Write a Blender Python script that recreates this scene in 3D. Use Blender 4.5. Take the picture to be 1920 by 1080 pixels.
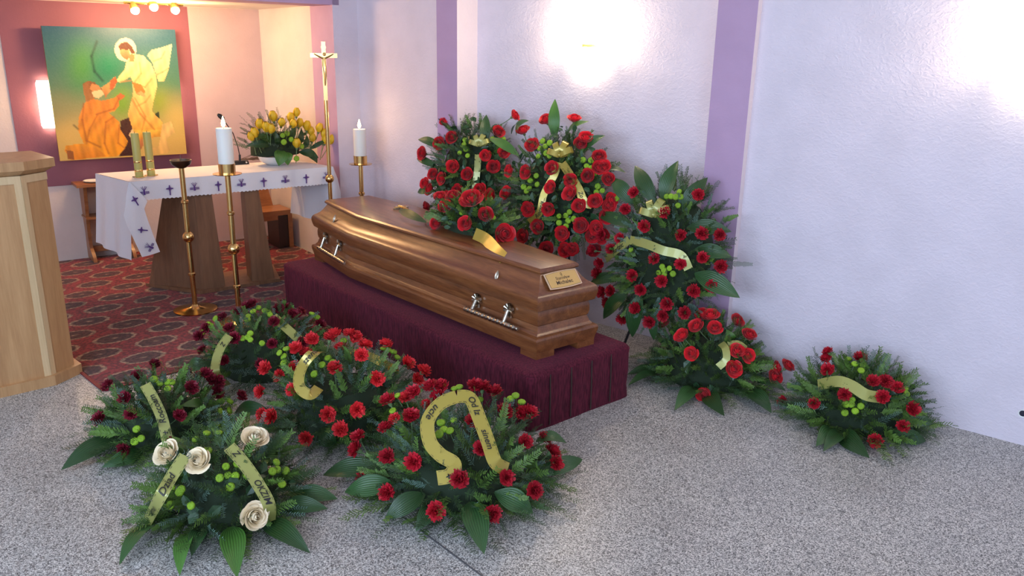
import bpy, bmesh, math, random
import numpy as np
from mathutils import Vector, Matrix, Quaternion
random.seed(7); np.random.seed(7)
S = bpy.context.scene
COL = S.collection
for o in list(bpy.data.objects): bpy.data.objects.remove(o)

# ------------------------------------------------------------------ camera
FPX, PITCH, ROLL, CAMH = 1500.0, math.radians(16.506), math.radians(1.021), 1.6
cF = Vector((0, math.cos(PITCH), -math.sin(PITCH)))
_r = Vector((1, 0, 0)); _u = _r.cross(cF)
cR = _r*math.cos(ROLL) + _u*math.sin(ROLL)
cU = -_r*math.sin(ROLL) + _u*math.cos(ROLL)
CAM = Vector((0, 0, CAMH))
cam = bpy.data.cameras.new('camera'); camo = bpy.data.objects.new('camera', cam); COL.objects.link(camo)
cam.sensor_width = 36; cam.lens = 36*FPX/1920; cam.clip_start = .05
M = Matrix((cR, cU, -cF)).transposed().to_4x4(); M.translation = CAM
camo.matrix_world = M
S.camera = camo

# ------------------------------------------------------------------ exposure, world, daylight
S.view_settings.view_transform = 'Standard'; S.view_settings.look = 'None'
S.view_settings.gamma = 1; S.view_settings.use_curve_mapping = False
S.view_settings.exposure = -0.06
W = bpy.data.worlds.new('world'); S.world = W; W.use_nodes = True
bg = W.node_tree.nodes['Background']; bg.inputs[0].default_value = (.62, .74, 1, 1); bg.inputs[1].default_value = 1.0
DAY_W, DAY_COL = 72, (.60, .77, 1.0)

# wall frame: s along the sconce wall (towards the viewer's right), d out from it into the room
PW = Vector((1.948, 3.358, 0)); aw = math.radians(38.475)
DW = Vector((math.cos(aw), -math.sin(aw), 0)); NW = Vector((DW.y, -DW.x, 0))
def wp(s, d, z=0): return PW + DW*s + NW*d + Vector((0, 0, z))
# back wall frame of the altar recess
PB = Vector((-2.879, 6.338, 0)); ab = math.radians(37.46)
DB = Vector((math.cos(ab), math.sin(ab), 0)); NB = Vector((DB.y, -DB.x, 0))
def bp(a, d, z=0): return PB + DB*a + NB*d + Vector((0, 0, z))

def area(name, loc, direction, sx, sy, watts, col):
    l = bpy.data.lights.new(name, 'AREA'); l.shape = 'RECTANGLE'; l.size = sx; l.size_y = sy
    l.energy = watts; l.color = col
    o = bpy.data.objects.new(name, l); COL.objects.link(o); o.location = loc
    o.rotation_euler = direction.to_track_quat('-Z', 'Z').to_euler()
    return o
WIN_S = (-2.4, -.5, 1.4, 3.3)
for i, s in enumerate(WIN_S):
    area('window_daylight', wp(s, 6.02, 1.65), -NW, 1.3, 1.5, DAY_W, DAY_COL)

# ------------------------------------------------------------------ pixel -> place helpers (1920x1080 frame)
def ray(x, y): return (cF + cR*((x-960)/FPX) + cU*((540-y)/FPX)).normalized()
def gz(x, y, z=0.0):
    d = ray(x, y); return CAM + d*((z-CAMH)/d.z)
def onplane(x, y, P, n):
    d = ray(x, y); return CAM + d*((P-CAM).dot(n)/d.dot(n))
def closest(x, y, c):
    d = ray(x, y); return CAM + d*((c-CAM).dot(d))

# ------------------------------------------------------------------ materials
def nmat(name):
    m = bpy.data.materials.new(name); m.use_nodes = True
    nt = m.node_tree; b = nt.nodes['Principled BSDF']
    return m, nt, b
def N(nt, t, **kw):
    n = nt.nodes.new(t)
    for k, v in kw.items():
        if k.startswith('i_'):
            key = k[2:]; key = int(key) if key.isdigit() else key.replace('_', ' ')
            n.inputs[key].default_value = v
        else: setattr(n, k, v)
    return n
def ramp(nt, stops, interp='LINEAR'):
    r = nt.nodes.new('ShaderNodeValToRGB'); r.color_ramp.interpolation = interp
    e = r.color_ramp.elements
    while len(e) < len(stops): e.new(.5)
    for q, (p, c) in zip(e, stops): q.position = p; q.color = (*c, 1)
    return r
def simple(name, col, rough=.6, metal=0, spec=.5, bump=0, bscale=60, var=0, vscale=8, sheen=0, coat=0, emis=None, estr=0, sub=0, trans=0, objvar=0):
    m, nt, b = nmat(name)
    b.inputs['Base Color'].default_value = (*col, 1); b.inputs['Roughness'].default_value = rough
    b.inputs['Metallic'].default_value = metal; b.inputs['Specular IOR Level'].default_value = spec
    b.inputs['Sheen Weight'].default_value = sheen; b.inputs['Coat Weight'].default_value = coat
    if trans: b.inputs['Transmission Weight'].default_value = trans
    if sub:
        b.inputs['Subsurface Weight'].default_value = sub; b.inputs['Subsurface Radius'].default_value = (.02, .01, .006)
    if emis: b.inputs['Emission Color'].default_value = (*emis, 1); b.inputs['Emission Strength'].default_value = estr
    tc = N(nt, 'ShaderNodeTexCoord')
    src = None
    if var:
        n = N(nt, 'ShaderNodeTexNoise', i_Scale=vscale, i_Detail=4); nt.links.new(tc.outputs['Object'], n.inputs['Vector'])
        r = ramp(nt, [(.3, [c*(1-var) for c in col]), (.7, [min(1, c*(1+var)) for c in col])])
        nt.links.new(n.outputs['Fac'], r.inputs['Fac']); src = r.outputs['Color']
    if objvar:
        oi = N(nt, 'ShaderNodeObjectInfo'); hs = N(nt, 'ShaderNodeHueSaturation')
        mr = N(nt, 'ShaderNodeMapRange', i_3=1-objvar, i_4=1+objvar); nt.links.new(oi.outputs['Random'], mr.inputs[0])
        nt.links.new(mr.outputs[0], hs.inputs['Value']); hs.inputs['Color'].default_value = (*col, 1)
        if src: nt.links.new(src, hs.inputs['Color'])
        src = hs.outputs['Color']
    if src: nt.links.new(src, b.inputs['Base Color'])
    if bump:
        n = N(nt, 'ShaderNodeTexNoise', i_Scale=bscale, i_Detail=5); nt.links.new(tc.outputs['Object'], n.inputs['Vector'])
        bm = N(nt, 'ShaderNodeBump', i_Strength=bump, i_Distance=.02); nt.links.new(n.outputs['Fac'], bm.inputs['Height'])
        nt.links.new(bm.outputs['Normal'], b.inputs['Normal'])
    return m
def plaster(name, col, strength=.22):
    m, nt, b = nmat(name); b.inputs['Roughness'].default_value = .62; b.inputs['Specular IOR Level'].default_value = .35
    tc = N(nt, 'ShaderNodeTexCoord')
    n1 = N(nt, 'ShaderNodeTexNoise', i_Scale=42, i_Detail=5, i_Distortion=1.0); n2 = N(nt, 'ShaderNodeTexNoise', i_Scale=5, i_Detail=3)
    mp = N(nt, 'ShaderNodeMapping'); mp.inputs['Scale'].default_value = (1, 1, 1.5)
    nt.links.new(tc.outputs['Object'], mp.inputs[0])
    nt.links.new(mp.outputs[0], n1.inputs['Vector']); nt.links.new(tc.outputs['Object'], n2.inputs['Vector'])
    r1 = ramp(nt, [(.42, (0, 0, 0)), (.62, (1, 1, 1))]); nt.links.new(n1.outputs['Fac'], r1.inputs['Fac'])
    mu = N(nt, 'ShaderNodeMath', operation='MULTIPLY'); nt.links.new(r1.outputs['Color'], mu.inputs[0]); nt.links.new(n2.outputs['Fac'], mu.inputs[1])
    bm = N(nt, 'ShaderNodeBump', i_Strength=strength, i_Distance=.012); nt.links.new(mu.outputs[0], bm.inputs['Height'])
    nt.links.new(bm.outputs['Normal'], b.inputs['Normal'])
    r2 = ramp(nt, [(.35, [c*.96 for c in col]), (.65, [min(1, c*1.03) for c in col])]); nt.links.new(n2.outputs['Fac'], r2.inputs['Fac'])
    nt.links.new(r2.outputs['Color'], b.inputs['Base Color'])
    return m
def wood(name, dark, mid, light, rough=.4, coat=.0, scale=(1.2, 14, 14), spec=.5, fig=.5):
    m, nt, b = nmat(name); b.inputs['Roughness'].default_value = rough; b.inputs['Coat Weight'].default_value = coat
    b.inputs['Coat Roughness'].default_value = .22; b.inputs['Specular IOR Level'].default_value = spec
    tc = N(nt, 'ShaderNodeTexCoord'); mp = N(nt, 'ShaderNodeMapping'); mp.inputs['Scale'].default_value = scale
    nt.links.new(tc.outputs['Object'], mp.inputs[0])
    n1 = N(nt, 'ShaderNodeTexNoise', i_Scale=2.2, i_Detail=6, i_Distortion=.6); nt.links.new(mp.outputs[0], n1.inputs['Vector'])
    n2 = N(nt, 'ShaderNodeTexNoise', i_Scale=14, i_Detail=4); nt.links.new(mp.outputs[0], n2.inputs['Vector'])
    mx = N(nt, 'ShaderNodeMath', operation='MULTIPLY_ADD'); mx.inputs[1].default_value = .35
    nt.links.new(n2.outputs['Fac'], mx.inputs[0])
    m2 = N(nt, 'ShaderNodeMath', operation='MULTIPLY'); m2.inputs[1].default_value = .65; nt.links.new(n1.outputs['Fac'], m2.inputs[0])
    nt.links.new(m2.outputs[0], mx.inputs[2])
    r = ramp(nt, [(.5-fig*.35, dark), (.5, mid), (.5+fig*.35, light)]); nt.links.new(mx.outputs[0], r.inputs['Fac'])
    nt.links.new(r.outputs['Color'], b.inputs['Base Color'])
    bm = N(nt, 'ShaderNodeBump', i_Strength=.05, i_Distance=.004); nt.links.new(n2.outputs['Fac'], bm.inputs['Height'])
    nt.links.new(bm.outputs['Normal'], b.inputs['Normal'])
    return m
def terrazzo():
    m, nt, b = nmat('terrazzo'); b.inputs['Roughness'].default_value = .38; b.inputs['Specular IOR Level'].default_value = .45
    tc = N(nt, 'ShaderNodeTexCoord')
    v = N(nt, 'ShaderNodeTexVoronoi', i_Scale=300); nt.links.new(tc.outputs['Object'], v.inputs['Vector'])
    sep = N(nt, 'ShaderNodeSeparateColor'); nt.links.new(v.outputs['Color'], sep.inputs[0])
    r = ramp(nt, [(0, (.05, .05, .052)), (.22, (.15, .145, .14)), (.45, (.36, .35, .335)), (.75, (.55, .535, .51)), (1, (.78, .76, .72))])
    nt.links.new(sep.outputs[0], r.inputs['Fac'])
    n = N(nt, 'ShaderNodeTexNoise', i_Scale=3, i_Detail=4); nt.links.new(tc.outputs['Object'], n.inputs['Vector'])
    mr = N(nt, 'ShaderNodeMapRange', i_1=.3, i_2=.7, i_3=.92, i_4=1.06); nt.links.new(n.outputs['Fac'], mr.inputs[0])
    mx = N(nt, 'ShaderNodeVectorMath', operation='SCALE'); nt.links.new(r.outputs['Color'], mx.inputs[0]); nt.links.new(mr.outputs[0], mx.inputs['Scale'])
    nt.links.new(mx.outputs[0], b.inputs['Base Color'])
    mr2 = N(nt, 'ShaderNodeMapRange', i_1=.3, i_2=.7, i_3=.30, i_4=.46); nt.links.new(n.outputs['Fac'], mr2.inputs[0]); nt.links.new(mr2.outputs[0], b.inputs['Roughness'])
    return m
def carpetmat():
    # woven rows of oval medallions; object space, u along x, v along y
    m, nt, b = nmat('carpet_wool'); b.inputs['Roughness'].default_value = .95; b.inputs['Specular IOR Level'].default_value = .1
    b.inputs['Sheen Weight'].default_value = .15
    tc = N(nt, 'ShaderNodeTexCoord'); sp = N(nt, 'ShaderNodeSeparateXYZ'); nt.links.new(tc.outputs['Object'], sp.inputs[0])
    def math_(op, a, bb=None, c=None):
        n = N(nt, 'ShaderNodeMath', operation=op)
        for i, q in enumerate((a, bb, c)):
            if q is None: continue
            if isinstance(q, (int, float)): n.inputs[i].default_value = q
            else: nt.links.new(q, n.inputs[i])
        return n.outputs[0]
    row = math_('DIVIDE', sp.outputs['Y'], .20); rowi = math_('FLOOR', row); fy = math_('SUBTRACT', row, rowi)
    off = math_('MULTIPLY', math_('MODULO', rowi, 2), .5)
    cx = math_('ADD', math_('DIVIDE', sp.outputs['X'], .30), off); fx = math_('FRACT', cx)
    dx = math_('MULTIPLY', math_('SUBTRACT', fx, .5), .30/.115); dy = math_('MULTIPLY', math_('SUBTRACT', fy, .5), .20/.078)
    n0 = N(nt, 'ShaderNodeTexNoise', i_Scale=34, i_Detail=3); nt.links.new(tc.outputs['Object'], n0.inputs['Vector'])
    d = math_('SQRT', math_('ADD', math_('MULTIPLY', dx, dx), math_('MULTIPLY', dy, dy)))
    d = math_('ADD', d, math_('MULTIPLY', math_('SUBTRACT', n0.outputs['Fac'], .5), .35))
    red, drk, crm, brn = (.20, .018, .020), (.055, .012, .014), (.30, .20, .13), (.085, .035, .028)
    r = ramp(nt, [(0, crm), (.16, brn), (.42, drk), (.52, brn), (.70, drk), (.80, crm), (.88, crm), (.95, red), (1, red)])
    sc = math_('MULTIPLY', d, .92); nt.links.new(sc, r.inputs['Fac'])
    v = N(nt, 'ShaderNodeTexNoise', i_Scale=60, i_Detail=4); nt.links.new(tc.outputs['Object'], v.inputs['Vector'])
    r2 = ramp(nt, [(.44, (.55, .55, .55)), (.56, (1.25, 1.2, 1.15))]); nt.links.new(v.outputs['Fac'], r2.inputs['Fac'])
    mx = N(nt, 'ShaderNodeMix', data_type='RGBA', blend_type='MULTIPLY'); mx.inputs[0].default_value = 1
    nt.links.new(r.outputs['Color'], mx.inputs[6]); nt.links.new(r2.outputs['Color'], mx.inputs[7])
    nt.links.new(mx.outputs[2], b.inputs['Base Color'])
    bm = N(nt, 'ShaderNodeBump', i_Strength=.5, i_Distance=.004); nt.links.new(v.outputs['Fac'], bm.inputs['Height']); nt.links.new(bm.outputs['Normal'], b.inputs['Normal'])
    return m
def velvet():
    m, nt, b = nmat('burgundy_velvet'); b.inputs['Roughness'].default_value = .85; b.inputs['Sheen Weight'].default_value = .2
    b.inputs['Sheen Tint'].default_value = (.6, .2, .3, 1); b.inputs['Specular IOR Level'].default_value = .15
    tc = N(nt, 'ShaderNodeTexCoord'); mp = N(nt, 'ShaderNodeMapping'); mp.inputs['Scale'].default_value = (60, 60, 9)
    nt.links.new(tc.outputs['Object'], mp.inputs[0])
    n = N(nt, 'ShaderNodeTexNoise', i_Scale=2.2, i_Detail=5); nt.links.new(mp.outputs[0], n.inputs['Vector'])
    r = ramp(nt, [(.35, (.045, .006, .014)), (.65, (.115, .014, .030))]); nt.links.new(n.outputs['Fac'], r.inputs['Fac'])
    nt.links.new(r.outputs['Color'], b.inputs['Base Color'])
    bm = N(nt, 'ShaderNodeBump', i_Strength=.4, i_Distance=.006); nt.links.new(n.outputs['Fac'], bm.inputs['Height']); nt.links.new(bm.outputs['Normal'], b.inputs['Normal'])
    return m
def leafmat(name, col, rough=.35):
    m, nt, b = nmat(name); b.inputs['Roughness'].default_value = rough; b.inputs['Specular IOR Level'].default_value = .5
    uv = N(nt, 'ShaderNodeUVMap'); sp = N(nt, 'ShaderNodeSeparateXYZ'); nt.links.new(uv.outputs[0], sp.inputs[0])
    mu = N(nt, 'ShaderNodeMath', operation='MULTIPLY'); mu.inputs[1].default_value = 62; nt.links.new(sp.outputs[0], mu.inputs[0])
    sn = N(nt, 'ShaderNodeMath', operation='SINE'); nt.links.new(mu.outputs[0], sn.inputs[0])
    r = ramp(nt, [(0, [c*.75 for c in col]), (1, [c*1.25 for c in col])])
    mr = N(nt, 'ShaderNodeMapRange', i_1=-1.0, i_2=1.0); nt.links.new(sn.outputs[0], mr.inputs[0]); nt.links.new(mr.outputs[0], r.inputs['Fac'])
    oi = N(nt, 'ShaderNodeObjectInfo'); hs = N(nt, 'ShaderNodeHueSaturation'); m2 = N(nt, 'ShaderNodeMapRange', i_3=.7, i_4=1.35)
    nt.links.new(oi.outputs['Random'], m2.inputs[0]); nt.links.new(m2.outputs[0], hs.inputs['Value']); nt.links.new(r.outputs['Color'], hs.inputs['Color'])
    nt.links.new(hs.outputs['Color'], b.inputs['Base Color'])
    bm = N(nt, 'ShaderNodeBump', i_Strength=.25, i_Distance=.003); nt.links.new(sn.outputs[0], bm.inputs['Height']); nt.links.new(bm.outputs['Normal'], b.inputs['Normal'])
    return m

MT = dict(
    wall=plaster('lilac_plaster', (.73, .65, .72)), pinkwall=plaster('pale_plaster', (.68, .60, .57), .12),
    mauve=plaster('mauve_plaster', (.56, .44, .45), .1), purple=plaster('purple_paint', (.50, .33, .49), .06),
    plum=plaster('plum_paint', (.26, .10, .14), .08), ceil=simple('white_ceiling', (.74, .70, .66), .8),
    floor=terrazzo(), carpet=carpetmat(), velvet=velvet(), joint=simple('floor_strip', (.10, .10, .11), .5),
    coffin=wood('coffin_wood', (.085, .024, .009), (.18, .060, .020), (.29, .110, .036), .34, .3, (1.0, 9, 12), fig=.62),
    lectern=wood('light_beech', (.42, .22, .095), (.50, .28, .125), (.57, .33, .155), .42, .1, (12, 12, .8)),
    lectrim=wood('pale_beech', (.60, .42, .22), (.66, .47, .26), (.70, .52, .30), .42, .1, (12, 12, .8)),
    altarwood=wood('altar_oak', (.15, .072, .038), (.20, .10, .052), (.24, .125, .066), .45, .1, (14, 14, .8)),
    benchwood=wood('bench_oak', (.22, .085, .03), (.30, .12, .042), (.37, .155, .058), .4, .2, (2, 12, 12)),
    darkwood=simple('dark_stain', (.035, .014, .010), .5), brass=simple('polished_brass', (.78, .52, .20), .2, 1),
    oldbrass=simple('dark_bronze', (.16, .13, .10), .32, 1), silver=simple('antique_silver', (.52, .47, .38), .28, 1, var=.5, vscale=70),
    wax=simple('white_wax', (.82, .80, .74), .45, sub=.25), waxg=simple('olive_wax', (.50, .44, .12), .45, sub=.15),
    glass=simple('clear_glass', (.95, .97, .95), .05, trans=1), linen=simple('white_linen', (.78, .77, .82), .8, sheen=.1, bump=.12, bscale=240),
    emb=simple('violet_thread', (.10, .035, .22), .7), black=simple('black_plastic', (.012, .011, .012), .4),
    blackm=simple('black_iron', (.02, .018, .02), .45), goldrib=simple('gold_ribbon', (.44, .34, .06), .28, .35, coat=.3),
    limerib=simple('olive_ribbon', (.36, .36, .10), .3, .2, coat=.25), ink=simple('black_ink', (.015, .013, .012), .5),
    plaqueface=simple('plaque_face', (.66, .42, .14), .38, .2), plaquerim=simple('plaque_rim', (.80, .58, .38), .3, .5),
    rose=simple('red_rose_petal', (.66, .010, .020), .55, sheen=.1, objvar=.22), coral=simple('coral_carnation_petal', (.74, .028, .036), .6, objvar=.16),
    crimson=simple('crimson_carnation_petal', (.46, .007, .022), .6, objvar=.2), maroon=simple('maroon_carnation_petal', (.20, .004, .020), .6, objvar=.22),
    cream=simple('cream_rose_petal', (1.0, .86, .62), .55, objvar=.04), lime=simple('lime_button', (.26, .46, .02), .6, bump=.5, bscale=180, objvar=.2),
    yellow=simple('yellow_tulip_petal', (.80, .50, .015), .5, objvar=.12), stem=simple('green_stem', (.17, .27, .12), .55),
    fir=simple('fir_needles', (.042, .086, .024), .55, var=.45, vscale=9), blue=simple('silvery_fir', (.095, .165, .125), .55, var=.3, vscale=9),
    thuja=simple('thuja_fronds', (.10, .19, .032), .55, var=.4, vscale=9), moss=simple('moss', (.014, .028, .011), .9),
    leaf=leafmat('aspidistra_leaf', (.028, .082, .022)), leafb=leafmat('bright_leaf', (.055, .15, .024)), roseleaf=simple('rose_leaf', (.030, .080, .032), .4, objvar=.3),
    white=simple('white_ceramic', (.8, .8, .78), .25), twig=simple('dry_twig', (.17, .11, .08), .8), chrome=simple('chrome', (.7, .7, .72), .15, 1),
    lampglass=simple('frosted_lamp_glass', (.9, .85, .75), .4, emis=(1, .82, .55), estr=16), bulb=simple('spot_bulb', (1, .95, .8), .4, emis=(1, .85, .6), estr=22),
    flame=simple('flame', (1, .8, .4), .5, emis=(1, .72, .30), estr=30), hole=simple('dark_hole', (.012, .012, .03), .7))
m, nt, b = nmat('oil_paint'); at = N(nt, 'ShaderNodeVertexColor', layer_name='Col'); nt.links.new(at.outputs['Color'], b.inputs['Base Color']); b.inputs['Roughness'].default_value = .45
MT['paint'] = m

# ------------------------------------------------------------------ mesh helpers
class MB:
    def __init__(s): s.v = []; s.f = []; s.m = []; s.uv = []
    def add(s, vs, fs, mi=0, uvs=None):
        o = len(s.v); s.v += [tuple(q) for q in vs]; s.f += [tuple(i+o for i in f) for f in fs]; s.m += [mi]*len(fs)
        s.uv += list(uvs) if uvs is not None else [(0, 0)]*len(vs)
    def box(s, a, b, mi=0, bev=0):
        (x0, y0, z0), (x1, y1, z1) = a, b
        vs = [(x, y, z) for z in (z0, z1) for y in (y0, y1) for x in (x0, x1)]
        s.add(vs, [(0, 2, 3, 1), (4, 5, 7, 6), (0, 1, 5, 4), (2, 6, 7, 3), (0, 4, 6, 2), (1, 3, 7, 5)], mi)
    def obox(s, c, ax, ay, az, mi=0):      # oriented box: centre and three half-axis vectors
        vs = [c + ax*i + ay*j + az*k for k in (-1, 1) for j in (-1, 1) for i in (-1, 1)]
        s.add(vs, [(0, 2, 3, 1), (4, 5, 7, 6), (0, 1, 5, 4), (2, 6, 7, 3), (0, 4, 6, 2), (1, 3, 7, 5)], mi)
    def prism(s, poly, z0, z1, mi=0, top=None):
        n = len(poly); top = top or poly
        vs = [(p[0], p[1], z0) for p in poly] + [(p[0], p[1], z1) for p in top]
        s.add(vs, [tuple(range(n))[::-1], tuple(range(n, 2*n))] + [(i, (i+1) % n, n+(i+1) % n, n+i) for i in range(n)], mi)
    def rings(s, rs, mi=0, cap=True):      # list of rings of equal length
        n = len(rs[0]); vs = [q for r in rs for q in r]; fs = []
        for k in range(len(rs)-1):
            for i in range(n): fs.append((k*n+i, k*n+(i+1) % n, (k+1)*n+(i+1) % n, (k+1)*n+i))
        if cap: fs += [tuple(range(n))[::-1], tuple(range((len(rs)-1)*n, len(rs)*n))]
        s.add(vs, fs, mi)
    def lathe(s, prof, c=(0, 0, 0), seg=24, mi=0, a0=0, a1=2*math.pi):
        full = abs(a1-a0-2*math.pi) < 1e-6; k = seg if full else seg+1
        rs = [[(c[0]+r*math.cos(a0+(a1-a0)*i/seg), c[1]+r*math.sin(a0+(a1-a0)*i/seg), c[2]+z) for i in range(k)] for r, z in prof]
        if full: s.rings(rs, mi)
        else:
            vs = [q for r in rs for q in r]
            s.add(vs, [(j*k+i, j*k+i+1, (j+1)*k+i+1, (j+1)*k+i) for j in range(len(rs)-1) for i in range(k-1)], mi)
    def tube(s, pts, rad, seg=8, mi=0):
        pts = [Vector(p) for p in pts]; n = len(pts)
        if not isinstance(rad, (list, tuple)): rad = [rad]*n
        rs = []; prev = None
        for i, p in enumerate(pts):
            t = (pts[min(i+1, n-1)] - pts[max(i-1, 0)]).normalized()
            if prev is None: a = t.orthogonal().normalized()
            else: a = (prev - t*prev.dot(t)).normalized()
            prev = a; bb = t.cross(a)
            rs.append([p + (a*math.cos(2*math.pi*k/seg) + bb*math.sin(2*math.pi*k/seg))*rad[i] for k in range(seg)])
        s.rings(rs, mi)
    def sphere(s, c, r, seg=12, rn=8, mi=0, sc=(1, 1, 1)):
        prof = [(max(1e-4, r*math.sin(math.pi*i/rn)), -r*math.cos(math.pi*i/rn)) for i in range(rn+1)]
        rs = [[(c[0]+q*math.cos(2*math.pi*i/seg)*sc[0], c[1]+q*math.sin(2*math.pi*i/seg)*sc[1], c[2]+z*sc[2]) for i in range(seg)] for q, z in prof]
        s.rings(rs, mi)
    def grid(s, P, mi=0, uv=False):        # P[j][i] points
        h = len(P); w = len(P[0]); vs = [q for r in P for q in r]
        uvs = [(i/(w-1), j/(h-1)) for j in range(h) for i in range(w)]
        s.add(vs, [(j*w+i, j*w+i+1, (j+1)*w+i+1, (j+1)*w+i) for j in range(h-1) for i in range(w-1)], mi, uvs)
    def mesh(s, name, mats, smooth=40):
        me = bpy.data.meshes.new(name); me.from_pydata(s.v, [], s.f)
        for q in (mats if isinstance(mats, (list, tuple)) else [mats]): me.materials.append(MT[q] if isinstance(q, str) else q)
        me.polygons.foreach_set('material_index', s.m)
        ul = me.uv_layers.new(name='UVMap'); li = np.zeros(len(me.loops), dtype=np.int32); me.loops.foreach_get('vertex_index', li)
        ul.data.foreach_set('uv', np.array(s.uv, dtype=np.float32)[li].ravel())
        bm = bmesh.new(); bm.from_mesh(me); bmesh.ops.recalc_face_normals(bm, faces=bm.faces); bm.to_mesh(me); bm.free()
        if smooth:
            me.polygons.foreach_set('use_smooth', [True]*len(me.polygons)); me.set_sharp_from_angle(angle=math.radians(smooth))
        me.update(); return me
def link(name, me, parent=None, loc=None, rot=None, scale=None):
    o = bpy.data.objects.new(name, me); COL.objects.link(o); o.parent = parent
    if loc is not None: o.location = loc
    if rot is not None: o.rotation_mode = 'QUATERNION'; o.rotation_quaternion = rot
    if scale is not None: o.scale = scale if isinstance(scale, (tuple, list, Vector)) else (scale,)*3
    return o
def part(name, mb, mats, parent=None, smooth=40, label=None):
    o = link(name, mb.mesh(name, mats, smooth), parent)
    if label: o['label'] = label
    return o
def tag(o, label, cat, group=None):
    o['label'] = label; o['category'] = cat
    if group: o['group'] = group
    return o
def thing(name, label, cat, loc=(0, 0, 0), rotz=0, group=None):
    o = bpy.data.objects.new(name, None); COL.objects.link(o); o.location = loc; o.rotation_euler = (0, 0, rotz); o.empty_display_size = .1
    o['_m'] = 1; del o['_m']
    return tag(o, label, cat, group)
def loc_of(root, P):
    m = Matrix.Translation(root.location) @ Matrix.Rotation(root.rotation_euler.z, 4, 'Z')
    return m.inverted() @ Vector(P)
def struct(name, mb, mat, parent=None, smooth=0):
    o = link(name, mb.mesh(name, mat, smooth), parent); o['kind'] = 'structure'; return o
def quadbox(mb, a, b, n, t, z0, z1, mi=0):   # upright slab from a to b (xy), thickness t towards -n
    a = Vector(a); b = Vector(b); n = Vector(n)
    poly = [a, b, b-n*t, a-n*t]; mb.prism([(p.x, p.y) for p in poly], z0, z1, mi)

# ------------------------------------------------------------------ structure
HC = 3.0; ZA = 1.885
mb = MB(); mb.box((-9, -7, -.06), (9, 10, 0)); struct('floor', mb, 'floor')
mb = MB(); mb.box((-9, -7, HC), (9, 10, HC+.1)); struct('ceiling', mb, 'ceil')
def wseg(name, s0, s1, d, mat, z0=0, z1=HC, t=.3):
    mb = MB(); quadbox(mb, wp(s0, d), wp(s1, d), NW, t+d, z0, z1); return struct(name, mb, mat)
WM = -.145      # the middle and far panels of the wall lie back from the near one
def s_at(x, y, d):
    p = onplane(x, y, PW + NW*d, NW); return (p-PW).dot(DW)
pd = .045
sP = s_at(672, 100, WM); s2a, s2b = s_at(1339, 100, pd), s_at(1413, 100, pd)
wseg('wall_right_far', sP, s2a, WM, 'wall'); wseg('wall_right', s2b, 5.0, 0, 'wall')
# pilaster strips: painted purple face, plain near side
def pilaster(name, s0, s1, d, back):
    mb = MB(); P = [wp(s0, back), wp(s1, back), wp(s1, d), wp(s0, d)]; f1, f0 = P[2], P[3]
    mb.add([(q.x, q.y, z) for z in (0, HC) for q in P], [(0, 1, 5, 4), (1, 2, 6, 5), (3, 0, 4, 7), (0, 3, 2, 1), (4, 5, 6, 7)], 1)
    mb.add([(q.x, q.y, z) for z in (0, HC) for q in (f1, f0)], [(0, 1, 3, 2)], 0)
    o = link(name, mb.mesh(name, ['purple', 'wall'], 0)); o['kind'] = 'structure'
pilaster('trim_1', s_at(819, 100, pd), s_at(857, 100, pd), pd, WM)
pilaster('trim_2', s2a, s2b, pd, WM-.2)
# pier at the mouth of the altar recess, its recess side wall, the back wall, the lintel
Q = wp(sP, WM); PE = onplane(627, 100, Q, NB); PE.z = 0; C1 = bp(.958, 0)
sd = (PE - C1).normalized(); sn = Vector((sd.y, -sd.x, 0))
if sn.dot(Vector((-1, -1, 0))) < 0: sn = -sn
mb = MB(); mb.prism([(PE.x, PE.y), (Q.x, Q.y), (Q.x-NW.x*.3, Q.y-NW.y*.3), (PE.x-sn.x*.3+.2, PE.y-sn.y*.3+.3)], 0, HC); struct('wall_pier', mb, 'wall')
PS = PE - sd*.36
mb = MB(); quadbox(mb, PS, C1 - sd*.0, sn, .25, 0, HC); struct('wall_recess_side', mb, 'pinkwall')
mb = MB(); quadbox(mb, PE, PS, sn, .25, 0, HC); struct('trim_3', mb, 'purple')
LA = -1.75
mb = MB(); quadbox(mb, bp(LA-.2, 0), bp(.958, 0), NB, .25, 0, HC); struct('wall_back', mb, 'pinkwall')
def bpanel(name, a0, a1, z0, z1, mat, t=.006):
    mb = MB(); c = bp((a0+a1)/2, t/2, (z0+z1)/2); mb.obox(c, DB*(a1-a0)/2, NB*t/2, Vector((0, 0, (z1-z0)/2))); return struct(name, mb, mat)
bpanel('trim_4', -.885, .39, .575, ZA, 'plum')
bpanel('trim_5', .39, .958, 0, ZA, 'mauve', .004)
mb = MB(); lf = PE - DB*3.2
mb.prism([(q.x, q.y) for q in (PE + DB*.05, lf, lf - NB*.3, PE + DB*.05 - NB*.3)], ZA, HC); struct('wall_lintel', mb, 'purple')
mb = MB(); mb.prism([(q.x, q.y) for q in (lf-NB*.2, PE-NB*.02+DB*.05, C1+DB*.2-NB*.2, bp(LA-.6, -.2))], ZA+.004, ZA+.06); struct('ceiling_recess', mb, 'ceil')
mb = MB(); quadbox(mb, bp(LA, 0), lf, DB, .2, 0, HC); struct('wall_recess_left', mb, 'pinkwall')
wl0 = lf - DB*.2
mb = MB(); quadbox(mb, wl0, wp(-6.4, 6.3), NB, .2, 0, HC); struct('wall_front_left', mb, 'wall')
mb = MB(); quadbox(mb, wp(5, 0), wp(5, 6.3), -DW, .2, 0, HC); struct('wall_rear', mb, 'wall')
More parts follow.
